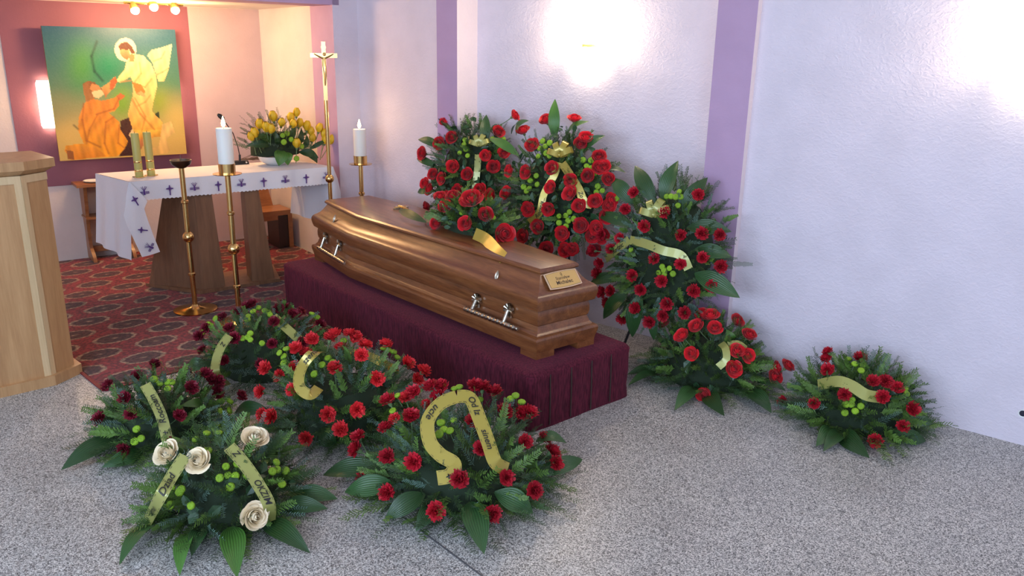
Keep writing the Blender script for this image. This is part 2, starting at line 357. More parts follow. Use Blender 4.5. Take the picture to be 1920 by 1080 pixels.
# window wall behind the viewer, with its openings
mb = MB(); edges = [-6.6]
for s in WIN_S: edges += [s-.65, s+.65]
edges.append(5.2)
for i in range(0, len(edges), 2): quadbox(mb, wp(edges[i], 6.3), wp(edges[i+1], 6.3), NW, .2, 0, HC)
for s in WIN_S:
    quadbox(mb, wp(s-.65, 6.3), wp(s+.65, 6.3), NW, .2, 0, .9); quadbox(mb, wp(s-.65, 6.3), wp(s+.65, 6.3), NW, .2, 2.4, HC)
struct('wall_left', mb, 'wall')
for i, s in enumerate(WIN_S):
    mb = MB()
    for q in (-.63, 0, .63): mb.obox(wp(s+q, 6.2, 1.65), DW*.03, NW*.03, Vector((0, 0, .75)))
    for z in (.93, 2.37): mb.obox(wp(s, 6.2, z), DW*.65, NW*.03, Vector((0, 0, .03)))
    struct('window_%d' % (i+1), mb, 'white')
# floor strip between two terrazzo fields
a, b_ = gz(800, 1003), gz(940, 1107); dd = (b_-a).normalized(); mb = MB()
mb.obox((a+b_)/2 + dd*.9 + Vector((0, 0, .0005)), dd*(1.25), dd.cross(Vector((0, 0, 1)))*.003, Vector((0, 0, .001))); struct('trim_6', mb, 'joint')
# carpet
ca = math.radians(45.5); cpos = gz(196, 733)
c0 = thing('sanctuary_carpet', 'red patterned wool carpet with rows of oval medallions under the altar', 'carpet', (cpos.x, cpos.y, 0), ca)
O = gz(1003, 806); pa = math.radians(-49.13)
E1 = -Vector((math.cos(pa), math.sin(pa), 0)); E2 = Vector((-math.sin(pa), math.cos(pa), 0))
def pf(a, b, z=0): return O + E1*a + E2*b + Vector((0, 0, z))
cw = [cpos, Vector((-1.03, 4.44, 0)), pf(2.43, -.065), pf(2.43, .63), wp(sP+.25, WM+.02), PE + sn*.02, C1 + sn*.02 + NB*.02, bp(LA+.05, .02), Vector((-2.95, 4.35, 0)), Vector((-2.52, 4.06, 0)), Vector((-2.172, 3.768, 0))]
mb = MB(); mb.prism([loc_of(c0, q)[:2] for q in cw], .001, .0065); part('pile', mb, 'carpet', c0, 0)
mb = MB(); mb.box((0, -.012, .001), (1.27, .006, .007)); mb.box((-.012, 0, .001), (.004, .32, .007)); part('edge_binding', mb, 'maroon', c0, 0, 'plain red woven edge')

# round openings low in the wall
for k, (x, y) in enumerate(((1711, 725), (1918, 775))):
    p = onplane(x, y, PW, NW); r = thing('pipe_opening', ('small dark round opening in the wall beside the yellow-ribboned wreath', 'small dark round opening low in the wall at the right edge of the picture')[k], 'wall opening', p)
    rot = NW.to_track_quat('Z', 'Y')
    mb = MB(); mb.lathe([(.0135, .0), (.018, .0), (.018, .004), (.0135, .003)], seg=20, a0=0, a1=6.2831); o = part('rim', mb, 'white', r); o.rotation_mode = 'QUATERNION'; o.rotation_quaternion = rot
    mb = MB(); mb.lathe([(.0001, .0015), (.0138, .0015), (.0138, .0005), (.0001, .0005)], seg=20); o = part('bore', mb, 'hole', r); o.rotation_mode = 'QUATERNION'; o.rotation_quaternion = rot

# ------------------------------------------------------------------ wall lamps
def sconce(s, z, label, d=0):
    root = thing('wall_lamp', label, 'wall lamp', wp(s, d, z), 0, 'bowl lamps on the lilac wall')
    root.rotation_euler = (0, 0, math.atan2(DW.y, DW.x)); ang = math.pi
    mb = MB(); prof = [(.012, -.15), (.06, -.135), (.095, -.10), (.115, -.05), (.122, 0), (.117, 0), (.11, -.05), (.09, -.095), (.055, -.128), (.012, -.142)]
    mb.lathe(prof, seg=20, a0=math.pi, a1=2*math.pi); part('bowl', mb, 'lampglass', root)
    mb = MB(); mb.box((-.05, -.012, -.06), (.05, -.001, .02)); part('mount_plate', mb, 'brass', root)
    mb = MB(); mb.sphere((0, -.055, -.03), .028, 10, 8, 0, (1, 1, 1.3)); part('bulb', mb, 'bulb', root)
    l = bpy.data.lights.new('lamp_glow', 'POINT'); l.energy = 17; l.color = (1, .78, .53); l.shadow_soft_size = .05
    o = bpy.data.objects.new('lamp_glow', l); COL.objects.link(o); o.parent = root; o.location = (0, -.09, .07)
sconce(s_at(1107, 90, WM), onplane(1107, 90, PW+NW*WM, NW).z, 'glowing bowl lamp on the lilac wall above the rose wreaths', WM)
sconce(.16, 1.617, 'glowing bowl lamp at the right edge, high on the lilac wall')
def picture_lamp(a, label, watts):
    root = thing('picture_lamp', label, 'wall lamp', bp(a, 0, 1.17), ab, 'lamps behind the painting')
    mb = MB(); mb.lathe([(.05, -.16), (.055, -.15), (.055, .15), (.05, .16)], seg=14, a0=math.pi, a1=2*math.pi); part('diffuser', mb, 'lampglass', root)
    mb = MB(); mb.box((-.05, -.01, -.17), (.05, -.0015, .17)); part('mount_plate', mb, 'white', root)
    if not watts: return
    l = bpy.data.lights.new('lamp_glow', 'POINT'); l.energy = watts; l.color = (1, .62, .28); l.shadow_soft_size = .05
    o = bpy.data.objects.new('lamp_glow', l); COL.objects.link(o); o.parent = root; o.location = (0, -.075, 0)
picture_lamp(-.66, 'warm tube lamp glowing at the left edge of the painting', 4)
picture_lamp(.20, 'warm tube lamp hidden behind the right edge of the painting', 0)
# ceiling spots in the recess
alt_c = Vector((-1.9, 5.1, .6))
tr = thing('spotlight_track', 'brass ceiling track with three lit spotlights above the altar', 'spotlight', (bp(0, .5, ZA)))
pts = [onplane(x, y, bp(0, .5), NB) for x, y in ((250, 12), (286, 6), (327, 12))]
mb = MB(); ta, tb = pts[0]-DB*.06, pts[2]+DB*.06; ta.z = tb.z = ZA-.012; mb.tube([loc_of(tr, ta), loc_of(tr, tb)], .008, 8); part('rail', mb, 'brass', tr)
for p in pts:
    aim = (alt_c - p).normalized(); q = loc_of(tr, p)
    mb = MB(); mb.tube([(q.x, q.y, -.01), q - aim*.02], .006, 8); ar = part('spot_arm', mb, 'brass', tr)
    mb = MB(); mb.lathe([(.016, -.03), (.028, .0), (.034, .035), (.031, .035), (.025, 0)], seg=14); h = part('spot_shade', mb, 'brass', tr); h.location = q; h.rotation_mode = 'QUATERNION'; h.rotation_quaternion = aim.to_track_quat('Z', 'Y')
    mb = MB(); mb.sphere((0, 0, .034), .029, 12, 8); part('bulb', mb, 'bulb', h)
    l = bpy.data.lights.new('spot_beam', 'POINT'); l.energy = 16; l.color = (1, .57, .25); l.shadow_soft_size = .03
    o = bpy.data.objects.new('spot_beam', l); COL.objects.link(o); o.location = p + aim*.09

# ------------------------------------------------------------------ painting (oil colours as vertex colours on a fine grid)
def painting():
    n = 150
    u, v = np.meshgrid(np.linspace(0, 1, n), np.linspace(0, 1, n))     # v down
    TL, TR, BR, BL = np.array((47, 30)), np.array((1045, 65)), np.array((1125, 985)), np.array((175, 1035))
    X = (1-u)*(1-v)*TL[0] + u*(1-v)*TR[0] + u*v*BR[0] + (1-u)*v*BL[0]
    Y = (1-u)*(1-v)*TL[1] + u*(1-v)*TR[1] + u*v*BR[1] + (1-u)*v*BL[1]
    def c(r, g, b): return np.array([((q/255+.055)/1.055)**2.4 if q > 10 else q/255/12.92 for q in (r, g, b)])
    img = np.zeros((n, n, 3))
    top, midc, low = c(35, 85, 105), c(70, 120, 95), c(205, 175, 95)
    t = np.clip(v*1.15, 0, 1)[..., None]
    img[:] = np.where(t < .5, top*(1-t*2)+midc*t*2, midc*(2-2*t)+low*(2*t-1))
    def blob(cx, cy, rx, ry, col, k=1.0):
        w = np.exp(-(((X-cx)/rx)**2+((Y-cy)/ry)**2))[..., None]*k; img[:] = img*(1-w)+np.array(col)*w
    blob(330, 330, 110, 170, c(70, 135, 60), .9); blob(520, 330, 120, 120, c(20, 120, 85), .9); blob(620, 600, 90, 130, c(110, 155, 45), .95)
    blob(910, 600, 90, 120, c(125, 150, 45), .9); blob(150, 650, 110, 200, c(130, 135, 90), .6); blob(1050, 750, 120, 150, c(210, 185, 100), .8); blob(220, 850, 140, 120, c(215, 180, 95), .8)
    blob(800, 120, 300, 80, c(25, 85, 110), .6)
    def poly(pts, col, col2=None, soft=0):
        inside = np.zeros(X.shape, bool); k = len(pts)
        for i in range(k):
            (x1, y1), (x2, y2) = pts[i], pts[(i+1) % k]
            cond = (y1 > Y) != (y2 > Y)
            with np.errstate(divide='ignore', invalid='ignore'): inside ^= cond & (X < (x2-x1)*(Y-y1)/(y2-y1)+x1)
        fold = 1 + .13*np.sin(X/17+Y/43+1.7*np.sin(Y/61)) + .07*np.sin(X/7.5-Y/29)
        if col2 is None: img[inside] = col
        else:
            ys = [p[1] for p in pts]; tt = np.clip((Y-min(ys))/(max(ys)-min(ys)), 0, 1)[..., None]
            g = (np.array(col)*(1-tt)+np.array(col2)*tt)*fold[..., None]; img[inside] = g[inside]
    def line(pts, w, col, k=.7):
        for (x1, y1), (x2, y2) in zip(pts, pts[1:]):
            L = (x2-x1)**2+(y2-y1)**2; tt = np.clip(((X-x1)*(x2-x1)+(Y-y1)*(y2-y1))/L, 0, 1)
            d = np.hypot(X-x1-tt*(x2-x1), Y-y1-tt*(y2-y1)); a = (np.clip(1-d/w, 0, 1)*k)[..., None]; img[:] = img*(1-a)+np.array(col)*a
    line([(440, 145), (400, 250), (420, 360), (480, 430)], 16, c(15, 60, 45), .8)
    poly([(600, 1000), (610, 730), (690, 700), (740, 860), (720, 1000)], c(70, 40, 20), c(60, 25, 15))
    poly([(860, 690), (905, 660), (915, 740), (880, 760)], c(40, 55, 25))
    # drifting mantle, standing figure, halo
    poly([(820, 250), (850, 210), (940, 190), (1020, 165), (1000, 280), (985, 360), (950, 435), (905, 440), (880, 370), (860, 300)], c(160, 180, 150), c(225, 200, 130))
    line([(870, 290), (930, 270), (960, 220)], 9, c(90, 110, 80)); line([(890, 390), (940, 370), (990, 340)], 9, c(110, 110, 70))
    hal = ((X-653)/82)**2+((Y-205)/84)**2 < 1; img[hal] = c(238, 205, 170)
    poly([(660, 290), (720, 235), (790, 250), (850, 310), (890, 400), (893, 480), (860, 600), (850, 660), (930, 740), (940, 830), (850, 850), (720, 845), (690, 760), (665, 680), (705, 540), (705, 440), (690, 400), (610, 445), (580, 430), (610, 390), (645, 350)], c(240, 215, 150), c(225, 165, 45))
    poly([(700, 800), (940, 800), (920, 850), (760, 875), (700, 860)], c(235, 190, 70), c(200, 130, 40))
    poly([(600, 180), (620, 155), (665, 150), (700, 180), (730, 230), (700, 235), (680, 205), (640, 205), (610, 210)], c(85, 50, 30))
    poly([(608, 205), (640, 203), (680, 210), (690, 250), (665, 282), (640, 265), (615, 240)], c(200, 145, 95), c(150, 95, 55))
    poly([(690, 235), (725, 240), (715, 290), (680, 290)], c(185, 125, 75))
    poly([(700, 440), (770, 460), (800, 510), (790, 550), (730, 530)], c(190, 120, 50))
    poly([(735, 525), (770, 505), (805, 545), (790, 555)], c(215, 160, 100))
    line([(760, 300), (770, 380), (720, 440)], 10, c(190, 130, 60)); line([(850, 420), (800, 480), (770, 470)], 10, c(190, 130, 55)); line([(700, 570), (760, 680), (870, 800)], 12, c(180, 110, 35))
    line([(720, 560), (800, 700), (770, 810)], 9, c(185, 115, 35)); line([(840, 540), (800, 590), (740, 620)], 9, c(190, 120, 45)); line([(610, 440), (690, 430)], 9, c(190, 120, 60))
    poly([(735, 875), (775, 870), (780, 920), (740, 985), (705, 975), (735, 925)], c(195, 130, 75), c(150, 85, 40))
    poly([(925, 830), (965, 845), (960, 900), (935, 900)], c(195, 125, 65)); poly([(670, 840), (700, 790), (735, 880), (730, 930)], c(235, 200, 140))
    poly([(930, 760), (1000, 735), (1030, 820), (960, 870), (990, 960), (960, 985), (780, 1000), (790, 950), (900, 930)], c(225, 195, 120), c(220, 180, 100))
    # kneeling figure
    poly([(350, 590), (400, 560), (470, 580), (560, 560), (600, 530), (600, 620), (560, 660), (520, 665), (600, 740), (610, 800), (665, 890), (640, 940), (590, 1000), (450, 1010), (260, 1028), (205, 950), (215, 915), (340, 900), (300, 800), (305, 700)], c(205, 125, 50), c(235, 160, 30))
    poly([(205, 950), (260, 915), (420, 930), (500, 1000), (250, 1030)], c(225, 150, 45), c(215, 130, 30)); poly([(215, 950), (265, 960), (275, 1025), (230, 1020)], c(150, 90, 40))
    poly([(470, 480), (530, 440), (560, 405), (590, 420), (570, 480), (530, 510), (500, 555)], c(225, 175, 100), c(180, 110, 55))
    poly([(535, 430), (575, 400), (590, 435), (550, 500), (530, 490)], c(165, 90, 45))
    poly([(580, 545), (610, 520), (645, 545), (620, 570), (595, 575)], c(175, 100, 50))
    poly([(335, 450), (375, 430), (420, 440), (460, 480), (480, 500), (470, 550), (420, 560), (360, 585), (345, 530)], c(120, 80, 40), c(165, 115, 60))
    poly([(400, 450), (450, 465), (470, 500), (420, 520), (385, 490)], c(195, 130, 75)); poly([(400, 510), (470, 495), (490, 530), (450, 560), (410, 550)], c(215, 190, 140))
    line([(340, 600), (330, 720), (360, 880), (460, 930)], 12, c(150, 75, 20)); line([(560, 700), (500, 740), (490, 900), (520, 980)], 12, c(165, 85, 20)); line([(440, 680), (380, 800), (360, 900)], 10, c(170, 95, 25)); line([(430, 680), (560, 640), (600, 560)], 10, c(140, 70, 25))
    line([(600, 760), (590, 900), (640, 940)], 9, c(170, 90, 25)); line([(270, 760), (300, 790)], 12, c(50, 50, 25))
    rs = np.random.RandomState(3); img += (rs.rand(n, n, 1)-.5)*.02; img = np.clip(img, 0, 1)
    TLw, TRw, BLw, BRw = bp(-.642, .112, 1.712), bp(.255, .112, 1.712), bp(-.642, .105, .770), bp(.255, .105, .770)
    root = thing('painting', 'large oil painting of a haloed robed figure raising a kneeling bearded man', 'painting', bp(-.19, .05, .77))
    me = bpy.data.meshes.new('canvas')
    V = [tuple(loc_of(root, (TLw.lerp(TRw, a)).lerp(BLw.lerp(BRw, a), q))) for q in np.linspace(0, 1, n) for a in np.linspace(0, 1, n)]
    me.from_pydata(V, [], [(j*n+i, (j+1)*n+i, (j+1)*n+i+1, j*n+i+1) for j in range(n-1) for i in range(n-1)])
    ca_ = me.color_attributes.new('Col', 'FLOAT_COLOR', 'POINT'); ca_.data.foreach_set('color', np.concatenate([img, np.ones((n, n, 1))], 2).ravel().astype(np.float32))
    me.materials.append(MT['paint']); me.update(); link('canvas', me, root)
    mb = MB(); 
    c_ = (TLw+BRw)/2 - NB*.016; mb.obox(loc_of(root, c_), (TRw-TLw)/2, NB*.012, (TLw-BLw)/2*.998); part('stretcher', mb, 'benchwood', root, 0)
painting()

# ------------------------------------------------------------------ lectern
lz = .05; B1, R1, A1 = gz(96, 703, lz), gz(140, 683, lz), gz(38, 716, lz)
root = thing('lectern', 'light wooden lectern with pale corner strips and flat overhanging top', 'lectern', (B1.x, B1.y, 0))
uL = (A1-B1).normalized(); uR = (R1-B1).normalized(); LW = .30
PA = B1; PL = B1 + uL*.34; PR = R1
inward = Vector((-uL.y, uL.x, 0)); inward = inward if inward.dot(Vector((0, 1, 0))) > 0 else -inward
PRb = PR + uL*.02 + inward*.28; PLb = PL + inward*.36
body = [PA, PR, PRb, PLb, PL]; cen = sum(body, Vector())/5
def lp(p): return loc_of(root, (p.x, p.y, 0))[:2]
def offs(poly, k): return [cen + (p-cen)*k for p in poly]
bc = gz(153, 697)
mb = MB(); mb.prism([lp(p) for p in offs(body, 1.13)], 0, .05); part('plinth', mb, 'lectern', root, 0)
mb = MB(); mb.prism([lp(p) for p in offs(body, .99)], .05, 1.02); part('panel_body', mb, 'lectern', root, 0)
for p, q in ((PA, PR), (PA, PL), (PL, PA)):
    d = (q-p).normalized()*.028; nn = Vector((d.y, -d.x, 0)).normalized(); nn = nn if nn.dot(p-cen) > 0 else -nn
    mb = MB(); mb.prism([lp(z) for z in (p-nn*.01, p+d-nn*.01, p+d+nn*.003, p+nn*.003)], .05, 1.02); part('corner_strip', mb, 'lectrim', root, 0)
for p, q in ((PA, PR), (PA, PL)):
    nn = Vector(((q-p).y, -(q-p).x, 0)).normalized(); nn = nn if nn.dot(p-cen) > 0 else -nn
    mb = MB(); mb.prism([lp(z) for z in (p-nn*.01, q-nn*.01, q+nn*.0025, p+nn*.0025)], .985, 1.02); part('rail_strip', mb, 'lectrim', root, 0)
mid = PA.lerp(PL, .52); d = (PL-PA).normalized()*.014; nn = Vector((d.y, -d.x, 0)).normalized(); nn = nn if nn.dot(mid-cen) > 0 else -nn
mb = MB(); mb.prism([lp(p) for p in offs(body, .97)], 1.02, 1.045, 0, [lp(p) for p in offs(body, 1.16)]); mb.prism([lp(p) for p in offs(body, 1.18)], 1.045, 1.085); part('top_slab', mb, 'lectern', root, 0)

# ------------------------------------------------------------------ altar (frame: a along its front, q back from it)
AF = Vector((-2.372, 4.908, 0)); AZ = .785; AL, AD = 1.35, .466
SH = .215
def alt(a, q, z=0): return AF + DB*(a-SH*q) - NB*q + Vector((0, 0, z))
root = thing('altar', 'wooden altar table on two tapering trapezoid supports', 'altar', AF, ab)
mb = MB(); mb.prism([(.345, -.03), (.90, -.03), (1.0, .36), (.10, .36)], .008, .03); part('base_plate', mb, 'altarwood', root, 0)
mb = MB(); mb.prism([(.385, 0), (.525, 0), (.525, .20), (.30, .33), (.115, .33)], .03, .745, 0, [(.385, .02), (.49, .02), (.49, .2), (.35, .25), (.27, .25)]); part('support', mb, 'altarwood', root, 0)
mb = MB(); mb.prism([(.712, 0), (.872, 0), (.90, .3), (.745, .2)], .03, .745, 0, [(.712, .02), (.80, .02), (.83, .25), (.745, .2)]); part('support', mb, 'altarwood', root, 0)
mb = MB(); mb.prism([(.02, .02), (AL-.02, .02), (AL-.02-SH*AD, AD-.02), (.02-SH*AD, AD-.02)], .745, .78); part('table_top', mb, 'altarwood', root, 0)
# cloth
cl = thing('altar_cloth', 'white linen altar cloth with scalloped hem and violet embroidered crosses', 'tablecloth', AF, ab)
mb = MB()
def scall(k): return .006*abs(math.sin(k*math.pi))
n = 108; HD = .118
P = [[(AL*i/n, -.004-.006*math.sin(i*.35)*(j/6), AZ - HD*(j/6) + (scall(i*.5)-.006 if j == 6 else 0)) for i in range(n+1)] for j in range(7)]
mb.grid(P)
mb.grid([[(AL*i/8, AD*j/4 - .004, AZ + .0005) for i in range(9)] for j in range(5)])
# left end drop, leaning slightly outwards
m_ = 16
mb.grid([[(-.004 - .05*(k/8)**1.2 + .012*math.sin(j*.9)*(k/8), AD*(1-j/m_)*(1-.0*k), AZ - (.455+.04*j/m_)*(k/8)) for j in range(m_+1)] for k in range(9)])
# right end drop
mb.grid([[(AL+.002 - .05*(k/8)*(1-j/m_) + .012*math.sin(j*.8)*(k/8), AD*(1-j/m_) - .0, AZ - (.40+.03*(j/m_))*(k/8)) for j in range(m_+1)] for k in range(9)])
mb.grid([[(x, AD + .003, AZ - .12*k/2) for x in np.linspace(0, AL, 12)] for k in range(3)])
mb.v = [(x - SH*max(0, y), y, z) for x, y, z in mb.v]
part('cloth', mb, 'linen', cl, 50)
# hanging corner folds
def fold(name, rows, par):
    mb = MB(); mb.grid([[Vector(a).lerp(Vector(b), i/6) + Vector((0, -.008*math.sin(math.pi*i/6), 0)) for i in range(7)] for a, b in rows]); return part(name, mb, 'linen', par, 60)
fold('corner_fold', [((-.004, .0, AZ), (.0, -.006, AZ)), ((-.03, -.01, AZ-.08), (.055, -.02, AZ-.075)), ((-.045, -.02, AZ-.15), (.085, -.025, AZ-.125)), ((-.06, -.02, AZ-.2), (.06, -.03, AZ-.17)), ((-.05, -.025, AZ-.26), (.075, -.03, AZ-.25)), ((-.02, -.03, AZ-.36), (.10, -.03, AZ-.36)), ((.015, -.03, AZ-.475), (.125, -.03, AZ-.455))], cl)
fold('corner_fold', [((AL, 0, AZ), (AL+.004, 0, AZ)), ((AL-.03, -.01, AZ-.1), (AL+.04, .01, AZ-.09)), ((AL-.02, -.01, AZ-.2), (AL+.06, .01, AZ-.19)), ((AL+.0, -.01, AZ-.33), (AL+.06, .01, AZ-.32))], cl)
# embroidery
def emb_cross(a, z, s=1, base=None, ux=Vector((1, 0, 0)), uz=Vector((0, 0, 1)), nn=Vector((0, -1, 0))):
    mb = MB(); c = Vector((a, -.014, z)) if base is None else base
    mb.obox(c, ux*.0035*s, nn*.0015, uz*.032*s); mb.obox(c + uz*.010*s, ux*.021*s, nn*.0015, uz*.0035*s)
    for i in range(6):
        an = math.pi*i/6; d = ux*math.cos(an) + uz*math.sin(an); e = -ux*math.sin(an) + uz*math.cos(an)
        mb.obox(c + uz*.010*s, d*.013*s, nn*.0012, e*.0009*s)
    part('embroidered_cross', mb, 'emb', cl, 0)
def emb_wheat(a, z, s=1, base=None, ux=Vector((1, 0, 0)), uz=Vector((0, 0, 1)), nn=Vector((0, -1, 0))):
    mb = MB(); c = Vector((a, -.014, z)) if base is None else base
    mb.obox(c - uz*.004*s, ux*.006*s, nn*.0015, uz*.012*s)
    for sg in (-1, 1):
        for k, t in ((0, .016), (1, .03)):
            d = (ux*sg*(.25+.35*k) + uz).normalized(); e = d.cross(nn); mb.obox(c + uz*.006*s + d*.016*s, d*.016*s, nn*.0012, e*.0013*s)
        for i in range(3):
            for j in range(2): mb.obox(c + ux*sg*(.012+.007*i)*s + uz*(-.006+.008*j)*s, ux*.0026*s, nn*.0013, uz*.003*s)
    part('embroidered_wheat', mb, 'emb', cl, 0)
for i in range(9):
    a = .075 + (AL-.13)*i/8.0
    (emb_wheat if i % 2 == 0 else emb_cross)(a, AZ - .07)
emb_cross(0, 0, 1, Vector((.015, -.034, AZ-.115)), Vector((.9, 0, .4)).normalized(), Vector((-.4, 0, .9)).normalized())
emb_cross(0, 0, .9, Vector((.035, -.044, AZ-.30)), Vector((.2, 0, .98)), Vector((-.98, 0, .2)))
emb_wheat(0, 0, 1, Vector((.07, -.046, AZ-.415)), Vector((.5, 0, .86)), Vector((-.86, 0, .5)))
emb_wheat(0, 0, .8, Vector((AL+.03, -.012, AZ-.26)))

# altar-top things
def altar_candle(a, q, k):
    r = thing('altar_candle', ('olive green candle with gold bands on the altar, left of the pair', 'olive green candle with gold bands on the altar, right of the pair')[k], 'candle', alt(a, q, AZ+.001), 0, 'pair of olive altar candles')
    mb = MB(); mb.lathe([(.001, .006), (.024, .006), (.0245, .02), (.0245, .275), (.022, .28), (.001, .277)], seg=20); part('wax', mb, 'waxg', r)
    for z in (.045, .10):
        mb = MB(); mb.lathe([(.0247, z-.006), (.0255, z-.004), (.0255, z+.004), (.0247, z+.006)], seg=20); part('gold_band', mb, 'brass', r)
    mb = MB(); mb.lathe([(.001, 0), (.032, 0), (.041, .004), (.042, .006), (.001, .0055)], seg=22); part('glass_dish', mb, 'glass', r)
    mb = MB(); mb.tube([(0, 0, .277), (.001, 0, .288)], .0015, 6); part('wick', mb, 'black', r)
altar_candle(.121, .141, 0); altar_candle(.206, .170, 1)
mp_ = gz(452, 308, AZ); r = thing('microphone', 'black gooseneck microphone on a block base on the altar', 'microphone', (mp_.x, mp_.y, AZ+.001), ab)
mb = MB(); mb.prism([(-.06, -.03), (.05, -.03), (.05, .03), (-.06, .03)], 0, .026, 0, [(-.05, -.024), (.045, -.024), (.045, .026), (-.05, .026)]); part('base', mb, 'black', r)
mb = MB(); mb.sphere((.03, -.028, .014), .008, 10, 6); part('switch', mb, 'chrome', r)
def mpx(x, y): return loc_of(r, onplane(x, y, Vector((mp_.x, mp_.y, 0)), NB))
mb = MB(); mb.tube([mpx(450, 303), mpx(449.5, 290)], .008, 8); part('collar', mb, 'black', r)
mb = MB(); mb.tube([mpx(449.5, 292), mpx(446, 275), mpx(437, 250), mpx(420, 226)], .0035, 8); part('gooseneck', mb, 'black', r)
mb = MB(); mb.tube([mpx(421, 228), mpx(417.5, 222), mpx(412, 217), mpx(408, 214)], [.006, .015, .016, .007], 12); part('windscreen', mb, 'black', r)
tw = gz(487, 301, AZ); r = thing('dry_branch', 'bundle of dry brown twigs lying on the altar beside the tulips', 'branch', (tw.x, tw.y, AZ))
mb = MB()
for k in range(26):
    a0 = random.uniform(-.16, -.02); y0 = random.uniform(-.03, .03); p0 = Vector((a0, y0, .006)); d = Vector((random.uniform(.6, 1), random.uniform(-.3, .5), random.uniform(.05, .38))).normalized()
    mb.tube([p0, p0 + d*.08, p0 + d*random.uniform(.13, .2) + Vector((0, 0, -.01))], [.002, .0016, .0007], 5)
part('twigs', mb, 'twig', r)

# ------------------------------------------------------------------ floor candlesticks and processional cross
def candlestick(base, plate_z, candle_top, label, name='candlestick', zs=None):
    r = thing(name, label, 'candlestick', (base.x, base.y, 0), 0, 'tall brass floor candlesticks')
    mb = MB(); mb.lathe([(.001, .008), (.128, .008), (.130, .014), (.10, .02), (.03, .03), (.016, .045), (.001, .045)], seg=36); part('foot', mb, 'brass', r)
    h = plate_z; mb = MB(); mb.tube([(0, 0, .04), (0, 0, h)], .0155, 14); part('shaft', mb, 'brass', r)
    for z in (.26*h, .75*h):
        mb = MB(); mb.lathe([(.015, -.012), (.022, -.006), (.022, .006), (.015, .012)], (0, 0, z), 16); part('ring', mb, 'brass', r)
    mb = MB(); mb.sphere((0, 0, .515*h), .035, 18, 12); part('knob', mb, 'brass', r)
    if candle_top:
        mb = MB(); mb.lathe([(.001, h), (.078, h), (.080, h+.004), (.05, h+.006), (.001, h+.006)], seg=30); part('drip_plate', mb, 'brass', r)
        mb = MB(); mb.lathe([(.001, h+.006), (.046, h+.006), (.047, h+.06), (.001, h+.06)], seg=24); part('candle_cup', mb, 'brass', r)
        c = thing('pillar_candle', label.replace('brass floor candlestick', 'thick white burning candle on the candlestick').replace('tall ', ''), 'candle', (base.x, base.y, h+.0605), 0, 'thick white candles on candlesticks')
        t = candle_top - h - .0605
        mb = MB(); mb.lathe([(.001, 0), (.0435, 0), (.0435, t-.004), (.041, t), (.001, t-.006)], seg=24); part('wax', mb, 'wax', c)
        mb = MB(); mb.tube([(0, 0, t-.006), (.001, 0, t+.012)], .0018, 6); part('wick', mb, 'black', c)
        mb = MB(); mb.lathe([(.001, t+.004), (.010, t+.014), (.012, t+.026), (.007, t+.046), (.001, t+.066)], seg=12); part('flame', mb, 'flame', c)
        l = bpy.data.lights.new('candle_light', 'POINT'); l.energy = .8; l.color = (1, .6, .25); l.shadow_soft_size = .02
        o = bpy.data.objects.new('candle_light', l); COL.objects.link(o); o.parent = c; o.location = (0, 0, t+.09)
    else:
        mb = MB(); mb.lathe([(.014, h-.03), (.03, h-.025), (.055, h-.005), (.062, h+.02), (.058, h+.02), (.05, h), (.001, h-.01)], seg=26); part('dish', mb, 'oldbrass', r)
        mb = MB(); mb.tube([(0, 0, h-.01), (0, 0, h+.05)], [.004, .0015], 8); part('spike', mb, 'oldbrass', r)
candlestick(gz(367, 583), .925, None, 'tall brass floor candlestick with an empty dark dish and spike')
candlestick(gz(450, 607), .900, 1.158, 'tall brass floor candlestick in front of the altar cloth')
c3 = onplane(677, 330, Vector((0, 5.6, 0)), Vector((0, 1, 0))); c3.z = 0; z3 = onplane(674, 308, c3, Vector((0, 1, 0))).z
candlestick(c3, z3, onplane(671, 242, c3, Vector((0, 1, 0))).z, 'tall brass floor candlestick behind the coffin')
cb = onplane(613, 230, Vector((0, 5.42, 0)), Vector((0, 1, 0))); cb.z = 0; r = thing('processional_cross', 'brass processional crucifix on a tall pole between altar and coffin', 'crucifix', cb)
def cz(x, y): return onplane(x, y, cb, Vector((0, 1, 0))).z
top = cz(605, 78)
mb = MB(); mb.lathe([(.001, .008), (.095, .008), (.097, .014), (.03, .03), (.016, .045), (.001, .045)], seg=32); part('foot', mb, 'brass', r)
mb = MB(); mb.tube([(0, 0, .04), (0, 0, cz(611, 188))], .0135, 14); part('pole', mb, 'brass', r)
mb = MB(); mb.sphere((0, 0, cz(619, 335)), .03, 18, 12); part('knob', mb, 'brass', r)
dirx = Vector((math.cos(.25), math.sin(.25), 0)); nn = Vector((dirx.y, -dirx.x, 0))
zc = cz(606, 104); mb = MB(); zb = cz(611, 190)
mb.obox(Vector((0, 0, (top+zb)/2)), dirx*.013, nn*.006, Vector((0, 0, (top-zb)/2))); mb.obox(Vector((0, 0, zc)), dirx*.086, nn*.0055, Vector((0, 0, .014))); part('cross', mb, 'brass', r, 0)
mb = MB(); c = nn*.012
mb.tube([c + Vector((0, 0, zc-.012)), c + nn*.004 + Vector((0, 0, zc-.06)), c + dirx*.004 + nn*.008 + Vector((0, 0, zc-.11)), c + Vector((0, 0, zc-.19))], [.010, .012, .011, .005], 10)
for sg in (-1, 1): mb.tube([c + Vector((0, 0, zc-.022)), c + dirx*sg*.035 + Vector((0, 0, zc-.005)), c + dirx*sg*.062 + Vector((0, 0, zc+.010))], [.006, .005, .003], 8)
mb.sphere(c + nn*.006 + Vector((.004, 0, zc+.008)), .011, 10, 8); part('corpus', mb, 'brass', r)
mb = MB(); mb.obox(nn*.007 + Vector((0, 0, top-.035)), dirx*.016, nn*.001, Vector((0, 0, .006))); part('title_plate', mb, 'brass', r, 0)

